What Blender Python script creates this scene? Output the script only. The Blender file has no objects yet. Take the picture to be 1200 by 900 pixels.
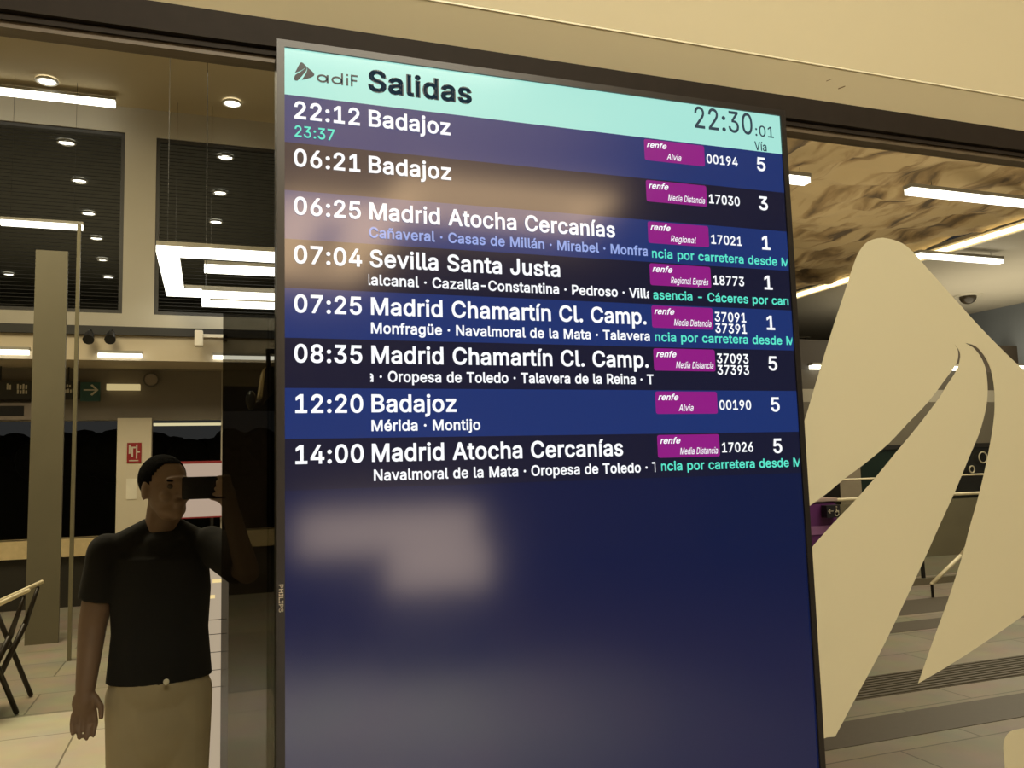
import bpy, bmesh, math, random
from mathutils import Vector, Matrix, noise
random.seed(7)
SC = bpy.context.scene
COL = SC.collection
V = Vector

# ------------------------------------------------------------------ camera
FPX = 982.37                                   # focal length in pixels of a 1200 px wide frame
YAW, PITCH, ROLL = .347087, .0986305, -.0275766
CAM = V((0, -1.417, 1.62))
_f = V((math.sin(YAW)*math.cos(PITCH), math.cos(YAW)*math.cos(PITCH), math.sin(PITCH)))
_r0 = V((math.cos(YAW), -math.sin(YAW), 0)); _u0 = _r0.cross(_f)
_r = _r0*math.cos(ROLL) + _u0*math.sin(ROLL)
_u = -_r0*math.sin(ROLL) + _u0*math.cos(ROLL)
cd = bpy.data.cameras.new('camera'); cam = bpy.data.objects.new('camera', cd); COL.objects.link(cam)
cd.sensor_width = 36; cd.lens = FPX*36/1200; cd.clip_start = .02; cd.clip_end = 200
cam.matrix_world = Matrix(((_r.x, _u.x, -_f.x, CAM.x), (_r.y, _u.y, -_f.y, CAM.y), (_r.z, _u.z, -_f.z, CAM.z), (0, 0, 0, 1)))
SC.camera = cam

def ray(px, py): return _f + _r*((px-600)/FPX) + _u*((450-py)/FPX)
def at(px, py, Y):
    d = ray(px, py); return CAM + d*((Y-CAM.y)/d.y)
def atx(px, py, X):
    d = ray(px, py); return CAM + d*((X-CAM.x)/d.x)
def atz(px, py, Z):
    d = ray(px, py); return CAM + d*((Z-CAM.z)/d.z)

# ------------------------------------------------------------------ world, exposure, lights
SC.view_settings.view_transform = 'Standard'; SC.view_settings.look = 'None'
SC.view_settings.gamma = 1; SC.view_settings.use_curve_mapping = False
SC.view_settings.exposure = 0.0
SC.cycles.use_denoising = True
SC.cycles.max_bounces = 8; SC.cycles.transparent_max_bounces = 16
SC.cycles.sample_clamp_indirect = 4
w = bpy.data.worlds.new('night_sky'); SC.world = w; w.use_nodes = True
w.node_tree.nodes['Background'].inputs[0].default_value = (.024, .024, .024, 1)
w.node_tree.nodes['Background'].inputs[1].default_value = 1
WARM = (1, .86, .58)
def area(name, loc, size, power, rot=(0, 0, 0), color=WARM, sy=None):
    l = bpy.data.lights.new(name, 'AREA'); l.energy = power; l.color = color
    l.shape = 'RECTANGLE'; l.size = size; l.size_y = sy or size
    o = bpy.data.objects.new(name, l); COL.objects.link(o); o.location = loc; o.rotation_euler = rot
    return o
area('lamp_light_left_hall', (-2.4, 5.6, 6.5), 2.5, 360, sy=3.5)
area('lamp_light_left_back', (-1.0, 8.6, 6.4), 4.0, 25, sy=.6)
area('lamp_light_right_hall', (7.2, 3.6, 4.05), 3.0, 130, color=(1, .89, .68), sy=4.0)
area('lamp_light_right_far', (11.0, 7.0, 4.05), 3.0, 100, color=(1, .89, .68), sy=3.0)
area('fill_light_right_up', (6.0, 4.5, 2.7), 4.0, 60, rot=(math.pi, 0, 0), color=(1, .89, .68), sy=5.0)  # added unseen uplight to brighten the rock ceiling, no fitting
area('fill_light_right_far_up', (11.3, 8.0, 3.0), 3.0, 60, rot=(math.pi, 0, 0), color=(1, .89, .68), sy=4.0)  # second added uplight, for the grey ceiling; no fitting there
area('fill_light_front_room', (.6, -3.3, 4.5), 2.4, 190, rot=(math.radians(52), 0, 0), color=(1, .91, .72), sy=.8)  # added unseen area light tilted at the fascia
area('fill_light_upper_room', (-2.2, 17, 4.3), 6.0, 60, rot=(math.pi, 0, 0), sy=8)  # added unseen fill that greys the dark upper room
area('fill_light_left_near', (-2.2, 3.9, 6.5), 1.2, 30)  # added unseen fill to lift the near left floor
area('fill_light_front_far', (.9, -4.9, 4.5), 1.6, 170, color=(.95, .95, .95)).data.spread = math.radians(60)  # added unseen fill; the lit floor mirrors as haze low on the screen

# ------------------------------------------------------------------ materials
def lin(c):
    c = c/255
    return c/12.92 if c <= .04045 else ((c+.055)/1.055)**2.4
def rgb(c): return (lin(c[0]), lin(c[1]), lin(c[2]), 1)
MATS = {}
def mat(name, c, rough=.6, metal=0, var=.12, scale=8, spec=.5, bump=0):
    if name in MATS: return MATS[name]
    m = bpy.data.materials.new(name); m.use_nodes = True; nt = m.node_tree; b = nt.nodes['Principled BSDF']
    b.inputs['Roughness'].default_value = rough; b.inputs['Metallic'].default_value = metal
    b.inputs['Specular IOR Level'].default_value = spec
    col = rgb(c)
    tc = nt.nodes.new('ShaderNodeTexCoord'); nz = nt.nodes.new('ShaderNodeTexNoise'); nz.inputs['Scale'].default_value = scale
    nz.inputs['Detail'].default_value = 5
    nt.links.new(tc.outputs['Object'], nz.inputs['Vector'])
    mx = nt.nodes.new('ShaderNodeMix'); mx.data_type = 'RGBA'
    mx.inputs[6].default_value = tuple(x*(1-var) for x in col[:3])+(1,)
    mx.inputs[7].default_value = tuple(min(1, x*(1+var)) for x in col[:3])+(1,)
    nt.links.new(nz.outputs['Fac'], mx.inputs[0]); nt.links.new(mx.outputs[2], b.inputs['Base Color'])
    if bump:
        bp = nt.nodes.new('ShaderNodeBump'); bp.inputs['Strength'].default_value = bump; bp.inputs['Distance'].default_value = .02
        nt.links.new(nz.outputs['Fac'], bp.inputs['Height']); nt.links.new(bp.outputs['Normal'], b.inputs['Normal'])
    MATS[name] = m; return m
def glow(name, c, strength=1, rough=None, spec=.5):
    """a surface that gives off light; with rough given it is a screen that also reflects"""
    if name in MATS: return MATS[name]
    m = bpy.data.materials.new(name); m.use_nodes = True; b = m.node_tree.nodes['Principled BSDF']
    b.inputs['Base Color'].default_value = (.004, .004, .005, 1)
    b.inputs['Roughness'].default_value = .5 if rough is None else rough
    b.inputs['Specular IOR Level'].default_value = 0 if rough is None else spec
    b.inputs['Emission Color'].default_value = rgb(c); b.inputs['Emission Strength'].default_value = strength
    MATS[name] = m; return m
def clear(name, c):
    m = bpy.data.materials.new(name); m.use_nodes = True; nt = m.node_tree; nt.nodes.clear()
    o = nt.nodes.new('ShaderNodeOutputMaterial'); t = nt.nodes.new('ShaderNodeBsdfTransparent'); t.inputs[0].default_value = (*c, 1)
    nt.links.new(t.outputs[0], o.inputs[0]); MATS[name] = m; return m
def tinted(name, c, refl):
    m = bpy.data.materials.new(name); m.use_nodes = True; nt = m.node_tree; nt.nodes.clear()
    o = nt.nodes.new('ShaderNodeOutputMaterial'); t = nt.nodes.new('ShaderNodeBsdfTransparent'); t.inputs[0].default_value = (*c, 1)
    g = nt.nodes.new('ShaderNodeBsdfGlossy'); g.inputs['Roughness'].default_value = .02
    x = nt.nodes.new('ShaderNodeMixShader'); x.inputs[0].default_value = refl
    nt.links.new(t.outputs[0], x.inputs[1]); nt.links.new(g.outputs[0], x.inputs[2]); nt.links.new(x.outputs[0], o.inputs[0])
    MATS[name] = m; return m
LAMP = glow('lamp_white', (255, 250, 235), 4)
BLACK = mat('black_metal', (22, 20, 18), .35)
DARK = mat('dark_frame', (44, 38, 32), .6, var=.2, scale=30, spec=.15)

# ------------------------------------------------------------------ mesh helpers
class MB:
    def __init__(s): s.bm = bmesh.new(); s.mi = 0
    def _mark(s, n0):
        s.bm.faces.ensure_lookup_table()
        for f in s.bm.faces[n0:]: f.material_index = s.mi
    def box(s, a, b, mtx=None):
        n0 = len(s.bm.faces)
        x0, y0, z0 = a; x1, y1, z1 = b
        vs = [s.bm.verts.new(V(p) if mtx is None else mtx @ V(p)) for p in ((x0,y0,z0),(x1,y0,z0),(x1,y1,z0),(x0,y1,z0),(x0,y0,z1),(x1,y0,z1),(x1,y1,z1),(x0,y1,z1))]
        for q in ((0,3,2,1),(4,5,6,7),(0,1,5,4),(1,2,6,5),(2,3,7,6),(3,0,4,7)): s.bm.faces.new([vs[i] for i in q])
        s._mark(n0); return s
    def poly(s, pts):
        n0 = len(s.bm.faces)
        s.bm.faces.new([s.bm.verts.new(V(p)) for p in pts]); s._mark(n0); return s
    def prism(s, pts, off):
        """a flat outline pushed along OFF into a solid"""
        n0 = len(s.bm.faces); off = V(off)
        a = [s.bm.verts.new(V(p)) for p in pts]; b = [s.bm.verts.new(V(p)+off) for p in pts]
        n = len(a)
        s.bm.faces.new(a); s.bm.faces.new(b[::-1])
        for i in range(n): s.bm.faces.new((a[i], b[i], b[(i+1) % n], a[(i+1) % n]))
        s._mark(n0); return s
    def tube(s, p, q, r1, r2=None, n=16, cap=True):
        n0 = len(s.bm.faces); p, q = V(p), V(q); r2 = r1 if r2 is None else r2
        d = (q-p).normalized(); a = d.orthogonal().normalized(); b = d.cross(a)
        A = [s.bm.verts.new(p+(a*math.cos(t)+b*math.sin(t))*r1) for t in [2*math.pi*i/n for i in range(n)]]
        B = [s.bm.verts.new(q+(a*math.cos(t)+b*math.sin(t))*r2) for t in [2*math.pi*i/n for i in range(n)]]
        for i in range(n): s.bm.faces.new((A[i], A[(i+1) % n], B[(i+1) % n], B[i]))
        if cap: s.bm.faces.new(A[::-1]); s.bm.faces.new(B)
        s._mark(n0); return s
    def ell(s, c, r, rot=None, seg=20, rings=14):
        n0 = len(s.bm.faces)
        r = (r, r, r) if isinstance(r, (int, float)) else r
        m = Matrix.Translation(V(c)) @ (rot.to_4x4() if rot is not None else Matrix()) @ Matrix.Diagonal((*r, 1))
        bmesh.ops.create_uvsphere(s.bm, u_segments=seg, v_segments=rings, radius=1, matrix=m)
        s._mark(n0); return s
    def cap(s, p, q, r1, r2):
        s.tube(p, q, r1, r2); s.ell(p, r1, seg=16, rings=10); s.ell(q, r2, seg=16, rings=10); return s
    def ring(s, c, R, r, axis='Y', n=24, k=6, a0=0, a1=2*math.pi):
        pts = []
        for i in range(n+1):
            t = a0+(a1-a0)*i/n
            x, y = R*math.cos(t), R*math.sin(t)
            pts.append(V(c)+(V((x, 0, y)) if axis == 'Y' else V((x, y, 0)) if axis == 'Z' else V((0, x, y))))
        for i in range(n): s.tube(pts[i], pts[i+1], r, n=k)
        return s
    def build(s, name, mats, parent=None, smooth=False, bevel=0):
        if bevel: bmesh.ops.bevel(s.bm, geom=[e for e in s.bm.edges], offset=bevel, segments=2, affect='EDGES', clamp_overlap=True)
        me = bpy.data.meshes.new(name); bmesh.ops.recalc_face_normals(s.bm, faces=s.bm.faces); s.bm.to_mesh(me); s.bm.free()
        for m in (mats if isinstance(mats, (list, tuple)) else [mats]): me.materials.append(m)
        if smooth:
            for p in me.polygons: p.use_smooth = True
        o = bpy.data.objects.new(name, me); COL.objects.link(o)
        if parent: o.parent = parent
        return o
def tag(o, label, cat, group=None, kind=None):
    if label: o['label'] = label
    if cat: o['category'] = cat
    if group: o['group'] = group
    if kind: o['kind'] = kind
    return o
def empty(name, label, cat, loc=(0, 0, 0), group=None):
    o = bpy.data.objects.new(name, None); COL.objects.link(o); o.location = loc; o.empty_display_size = .1
    return tag(o, label, cat, group)
def st(o): o['kind'] = 'structure'; return o
def child_at(o, root):
    """keeps a part built in world coordinates where it is under its thing"""
    o.parent = root; o.matrix_parent_inverse = Matrix.Translation(-V(root.location)); return o

# ------------------------------------------------------------------ setting: floors, ceilings, walls
def paving(name, c, var=.18, bw=1.2, rh=.6, joint=(70, 62, 48)):
    m = bpy.data.materials.new(name); m.use_nodes = True; nt = m.node_tree; b = nt.nodes['Principled BSDF']
    tc = nt.nodes.new('ShaderNodeTexCoord'); br = nt.nodes.new('ShaderNodeTexBrick')
    br.inputs['Scale'].default_value = 1; br.inputs['Brick Width'].default_value = bw; br.inputs['Row Height'].default_value = rh
    br.inputs['Mortar Size'].default_value = .006; br.inputs['Bias'].default_value = 0
    k = rgb(c)
    br.inputs['Color1'].default_value = tuple(x*(1-var) for x in k[:3])+(1,); br.inputs['Color2'].default_value = tuple(x*(1+var) for x in k[:3])+(1,)
    br.inputs['Mortar'].default_value = rgb(joint)
    nz = nt.nodes.new('ShaderNodeTexNoise'); nz.inputs['Scale'].default_value = 3; nz.inputs['Detail'].default_value = 8
    mx = nt.nodes.new('ShaderNodeMix'); mx.data_type = 'RGBA'; mx.blend_type = 'OVERLAY'; mx.inputs[0].default_value = .35
    nt.links.new(tc.outputs['Object'], br.inputs['Vector']); nt.links.new(tc.outputs['Object'], nz.inputs['Vector'])
    nt.links.new(br.outputs['Color'], mx.inputs[6]); nt.links.new(nz.outputs['Color'], mx.inputs[7])
    hs = nt.nodes.new('ShaderNodeHueSaturation'); hs.inputs['Saturation'].default_value = .8
    nt.links.new(mx.outputs[2], hs.inputs['Color']); nt.links.new(hs.outputs[0], b.inputs['Base Color']); b.inputs['Roughness'].default_value = .45
    MATS[name] = m; return m
PAVE = paving('paving', (150, 140, 116), .10, 1.2, .6, (104, 96, 76))
st(MB().box((-9, -13, -.2), (15, 16, 0)).build('floor', PAVE))
PAVE_L = paving('paving_light', (206, 194, 164), .05, 1.6, 1.6, (140, 128, 100))
st(MB().box((-6, .3, 0), (.45, 5.35, .003)).build('floor_paving_light', PAVE_L))
dkp = mat('paving_shade', (92, 84, 70), .5, scale=20)  # shade and reflection bands on the floor, put into darker colour
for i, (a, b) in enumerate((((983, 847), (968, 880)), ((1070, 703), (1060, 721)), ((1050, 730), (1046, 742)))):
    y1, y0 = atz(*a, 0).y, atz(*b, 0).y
    st(MB().box((2.1, y0, 0), (12, y1, .003)).build('floor_shade_band', dkp))
# grooved tactile strip
t0, t1 = atz(997, 822, 0).y, atz(1012.5, 794, 0).y
mb = MB(); mb.box((2.1, t0, 0), (12.5, t1, .003))
n = 9
for i in range(n):
    y = t0+(t1-t0)*(i+.5)/n; mb.box((2.1, y-.012, .003), (12.5, y+.012, .009))
st(mb.build('floor_tactile_strip', mat('tactile', (98, 90, 74), .55)))

HZ = 6.7; WY = 10.8
plaster = mat('plaster', (178, 170, 152), .8, scale=2, var=.05)
cream = mat('ceiling_cream', (196, 178, 140), .75, scale=1.5, var=.04)
st(MB().box((-6.2, .1, HZ), (2, WY, HZ+.15)).build('ceiling', cream))
def wall_y(name, Y, th, x0, x1, z0, z1, holes, m):
    xs = sorted({x0, x1, *[h[i] for h in holes for i in (0, 1)]}); zs = sorted({z0, z1, *[h[i] for h in holes for i in (2, 3)]})
    xs = [x for x in xs if x0 <= x <= x1]; zs = [z for z in zs if z0 <= z <= z1]
    mb = MB()
    for xa, xb in zip(xs, xs[1:]):
        run = None
        for za, zb in zip(zs, zs[1:]):
            cx, cz = (xa+xb)/2, (za+zb)/2
            if any(h[0] < cx < h[1] and h[2] < cz < h[3] for h in holes):
                if run: mb.box((xa, Y, run[0]), (xb, Y+th, run[1])); run = None
            else: run = (run[0], zb) if run else (za, zb)
        if run: mb.box((xa, Y, run[0]), (xb, Y+th, run[1]))
    return st(mb.build(name, m))
def wx(px, py=500): return at(px, py, WY).x
def wz(px, py): return at(px, py, WY).z
w1r, w2l = wx(145, 260), wx(182, 260)
zt, zb = wz(145, 155), wz(100, 366)
zl = wz(150, 492)
holes = [(-6.2, w1r, zb, zt), (w2l, 2.3, zb, zt-.03), (-6.2, wx(138), .86, zl), (wx(178), wx(259), .86, zl), (wx(259)+.02, 2.3, .86, wz(290, 452))]
wall_y('wall_back', WY, .2, -6.2, 2.3, 0, HZ, holes, plaster)
# lower grey part of the wall between the bulkhead and the openings
greyw = mat('grey_wall', (118, 110, 98), .8, var=.1, scale=3)
st(MB().box((-6.2, WY-.02, zl), (wx(259), WY, 3.05)).build('trim_wall_grey', greyw))
# upper dark room behind the two big windows
darkroom = mat('dark_room', (92, 90, 80), .9)
mb = MB()
mb.box((-7, WY+.2, zb-.3), (2.4, 25, zb-.25)); mb.box((-7, WY+.2, HZ), (2.4, 25, HZ+.1)); mb.box((-7, 25, zb-.3), (2.4, 25.1, HZ+.1))
mb.box((-7.1, WY+.2, zb-.3), (-7, 25, HZ)); mb.box((2.4, WY+.2, zb-.3), (2.5, 25, HZ))
st(mb.build('wall_upper_room', darkroom))
frm = mat('window_frame_dark', (48, 45, 40), .5)
for i, (xa, xb) in enumerate(((-4.2, w1r), (w2l, 2.0))):
    mb = MB(); t = .05; top = zt-(.03 if i else 0)
    mb.box((xa, WY+.02, top-t), (xb, WY+.09, top)); mb.box((xa, WY+.02, zb), (xb, WY+.09, zb+t))
    mb.box((xa, WY+.02, zb+t), (xa+t, WY+.09, top-t)); mb.box((xb-t, WY+.02, zb+t), (xb, WY+.09, top-t))
    st(mb.build('window_%d' % (4+i), frm))
    mb = MB(); z = zb+.08
    while z < top-.06: mb.box((xa+t, WY+.05, z), (xb-t, WY+.055, z+.010)); z += .05
    st(mb.build('window_%d_blind' % (4+i), mat('blind_dark', (34, 33, 30), .9)))
# bulkhead with a dark beam over it, ledge and dado
BY = 9.9
bz0, bz1, bz2 = at(60, 421, BY).z, at(100, 392, BY).z, at(100, 382, BY).z
st(MB().box((-6.2, BY, bz0), (2.0, WY, bz1)).build('trim_bulkhead', mat('bulkhead', (186, 172, 146), .7, scale=2, var=.05)))
st(MB().box((-6.2, BY-.05, bz1), (2.0, WY, bz2)).build('trim_dark_beam', mat('beam_dark', (34, 32, 28), .6)))
st(MB().box((-6.2, WY-.12, .64), (2.3, WY+.3, .86)).build('trim_ledge', mat('ledge_stone', (206, 184, 138), .6, scale=14, var=.2)))
st(MB().box((-6.2, WY-.03, 0), (2.3, WY+.2, .64)).build('baseboard_back', mat('dado_dark', (40, 36, 28), .5)))
# white pillar on the wall
st(MB().box((wx(138), WY-.06, .86), (wx(178), WY, zl+.02)).build('pillar_white', mat('pillar_white', (216, 204, 178), .7, scale=3, var=.04)))
# pale ghost strips in the glass, built as a solid column and post
CY = 8.2
c0, c1 = at(33, 600, CY), at(72, 600, CY)
mb = MB(); mb.box((c0.x, CY, 0), (c1.x, CY+.05, at(50, 293, CY).z)); pass
st(mb.build('column_ghost_left', mat('column_ghost_pale', (104, 98, 78), .6, scale=2, var=.12)))
p0, p1 = at(80, 700, 7.2), at(84.5, 700, 7.2)
st(MB().box((p0.x, 7.2, 0), (p1.x, 7.24, at(82, 262, 7.2).z)).build('trim_ghost_post', mat('post_ghost_pale', (120, 114, 90), .5)))
# side wall and partition
st(MB().box((-6.4, .1, 0), (-6.2, WY+.2, HZ+.1)).build('wall_left', plaster))
st(MB().box((2.0, 1.5, 0), (2.1, WY+.3, HZ+.1)).build('wall_partition', mat('partition', (120, 112, 96), .8)))
# dark tree line outside, beyond the lower openings
mb = MB()
x = -7.0
while x < 4:
    h = at(200, 508, 14).z + random.uniform(-.12, .10); r = random.uniform(.25, .5)
    mb.ell((x, 14+random.uniform(-.3, .3), h-r*.9), (r, r, r*.95), seg=12, rings=8); x += r*.7
mb.box((-7, 13.9, -.1), (4, 14.3, at(200, 515, 14).z-.25))
tag(mb.build('treeline', mat('tree_night', (16, 17, 14), .9, bump=.6, scale=12)), 'black outline of trees against the night sky through the openings', 'trees', None, 'stuff')
# pale lamp strip over the right opening
lt = MB().box((wx(180, 497), WY-.05, wz(200, 499)), (wx(259, 497), WY-.01, wz(200, 496))).build('lintel_lamp', glow('lamp_dim', (255, 240, 190), .75))
tag(lt, 'thin pale light strip along the top of the dark opening beside the white pillar', 'light')

# ---- right hall
RZ = 4.2; LX = 8.72; RX = 13.2
me = bpy.data.meshes.new('ceiling_rock'); bm = bmesh.new(); NX, NY = 110, 150
g = []
for j in range(NY+1):
    rowv = []
    for i in range(NX+1):
        X = 2.1+(LX-2.1)*i/NX; Y = .12+(15-.12)*j/NY
        p = V((X*.7, Y*.7, 0))
        h = noise.fractal(p, 1.0, 2.2, 6)*.10 + abs(noise.noise(V((X*1.3+4, Y*2.3, 2))))*.14 - .10*max(0, noise.noise(V((X*3.1, Y*1.1, 7))))
        if i == NX: h = max(h, .02)
        rowv.append(bm.verts.new((X, Y, RZ+.06+h)))
    g.append(rowv)
for j in range(NY):
    for i in range(NX): bm.faces.new((g[j][i], g[j+1][i], g[j+1][i+1], g[j][i+1]))
for f in bm.faces: f.smooth = True
bm.to_mesh(me); bm.free()
m = bpy.data.materials.new('rock'); m.use_nodes = True; nt = m.node_tree; b = nt.nodes['Principled BSDF']; b.inputs['Roughness'].default_value = .9
tc = nt.nodes.new('ShaderNodeTexCoord'); mp = nt.nodes.new('ShaderNodeMapping'); mp.inputs['Scale'].default_value = (1.5, .55, 1); mp.inputs['Rotation'].default_value = (0, 0, .35)
nz = nt.nodes.new('ShaderNodeTexNoise'); nz.inputs['Scale'].default_value = 2.4; nz.inputs['Detail'].default_value = 9; nz.inputs['Distortion'].default_value = .6
rp = nt.nodes.new('ShaderNodeValToRGB'); cr = rp.color_ramp
cr.elements[0].position = .34; cr.elements[0].color = rgb((84, 68, 46)); cr.elements[1].position = .52; cr.elements[1].color = rgb((180, 156, 112))
e = cr.elements.new(.43); e.color = rgb((146, 120, 80))
nt.links.new(tc.outputs['Object'], mp.inputs[0]); nt.links.new(mp.outputs[0], nz.inputs['Vector']); nt.links.new(nz.outputs['Fac'], rp.inputs[0]); nt.links.new(rp.outputs[0], b.inputs['Base Color'])
me.materials.append(m)
o = bpy.data.objects.new('ceiling_rock', me); COL.objects.link(o); st(o)
st(MB().box((LX+.06, .1, RZ), (RX, 16, RZ+.12)).build('ceiling_right', mat('ceiling_grey', (190, 182, 164), .8, scale=2, var=.05)))
st(MB().box((RX, .1, 0), (RX+.2, 16, RZ+.3)).build('wall_right', mat('wall_bluegrey', (128, 134, 140), .7, scale=2, var=.06)))
st(MB().box((2.1, 15, 0), (RX, 15.2, RZ+.5)).build('wall_far', mat('wall_far_grey', (140, 134, 122), .8)))
# screen wall across the right hall in bands
SY = 9.2
def sz(px, py): return at(px, py, SY).z
bands = [('trim_beam_brown', 403, 436, .35, (70, 60, 48)), ('trim_band_dark', 436, 457, .1, (92, 84, 70)), ('trim_band_pale', 457, 471, .14, (176, 168, 148)),
         ('trim_band_grey', 471, 520, .1, (112, 104, 88)), ('trim_rail_dark', 520, 525, .16, (36, 32, 26))]
for nm, ya, yb, th, c in bands:
    za, zbb = sz(1110, ya), sz(1110, yb)
    st(MB().box((2.1, SY, zbb), (RX, SY+th, za)).build(nm, mat(nm, c, .6, scale=3)))
zop = sz(1110, 525)
xa, xb, xc = at(985, 560, SY).x, at(1010, 560, SY).x, at(1062, 540, SY).x
st(MB().box((xa, SY+.02, 0), (xb, SY+.14, zop)).build('pillar_right', mat('pillar_right', (150, 138, 116), .7)))
st(MB().box((xb, SY+.04, .9), (xc, SY+.1, zop+.32)).build('door_1', mat('door_green', (24, 40, 32), .35)))
st(MB().box((2.1, SY+.03, .9), (xa, SY+.1, zop)).build('door_2', mat('door_dark', (26, 22, 18), .35)))
st(MB().box((xc, SY+.03, .9), (RX, SY+.1, zop)).build('window_6', mat('glass_dark', (36, 34, 28), .25)))
st(MB().box((2.1, SY+.01, 0), (RX, SY+.12, .9)).build('wall_low', mat('wall_low', (134, 124, 102), .7, scale=4)))

# ------------------------------------------------------------------ the glass front
GT = 2.33
CLEAR = clear('glass_clear', (.95, .955, .94)); TINT = tinted('glass_tinted', (.36, .36, .34), .04)
xs = at(260, 600, 0).x
st(MB().box((-2.2, -.005, 0), (xs, .005, GT)).build('window_1', CLEAR))
zt_p = at(290, 369, 0).z
st(MB().box((xs, -.007, 0), (.72, .007, zt_p)).build('window_2', TINT))
st(MB().box((xs, -.005, zt_p), (.72, .005, GT)).build('window_7', CLEAR))
st(MB().box((.73, -.005, 0), (4.5, .005, GT)).build('window_3', CLEAR))
mb = MB(); mb.box((-2.2, -.03, GT), (4.5, .05, 2.378)); mb.box((-2.2, -.022, GT-.012), (4.5, .02, GT-.003))
st(mb.build('trim_header', DARK))
mb = MB(); mb.box((-2.2, -.016, GT-.022), (4.5, .016, GT-.012))
st(mb.build('trim_gasket', mat('gasket', (96, 84, 66), .5)))
FZ = 2.378; FY = -.065
fas = mat('fascia_cream', (206, 196, 162), .65, scale=1.2, var=.03)
fzt = at(1200, 115, FY).z                       # lower edge of the upright fascia; the band below it slopes back to the header
mb = MB()
mb.prism([(-2.4, -.03, FZ), (-2.4, FY, fzt-.004), (-2.4, .06, fzt-.004), (-2.4, .06, FZ)], (7, 0, 0)); st(mb.build('soffit', fas))
st(MB().box((-2.4, FY-.002, fzt), (4.6, .06, 4.6)).build('wall_front', fas))
mb = MB(); mb.box((-2.4, FY-.002, fzt-.004), (4.6, FY+.03, fzt-.0005)); st(mb.build('trim_edge', mat('edge_light', (252, 240, 208), .4)))
def sof(px, py):
    """where a pixel's ray meets the sloping band"""
    d = ray(px, py); n = V((0, -(fzt-FZ), FY+.03)); n = V((0, (fzt-FZ), -(FY+.03))); p0 = V((0, -.03, FZ)); return CAM+d*((p0-CAM).dot(n)/d.dot(n))
# thin scuffs on the soffit
mb = MB()
for (a, b) in (((968, 95), (975, 92)), ((982, 104), (990, 101))):
    p, q = sof(*a), sof(*b); mb.tube(p, q, .0016, n=6)
st(mb.build('trim_scuff', mat('scuff', (110, 90, 60), .9)))
# room on the camera's side
st(MB().box((-8, -13, 4.6), (9, -.1, 4.75)).build('ceiling_front', plaster))
st(MB().box((-8, -13.2, 0), (9, -13, 4.75)).build('wall_behind', plaster))

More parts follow.
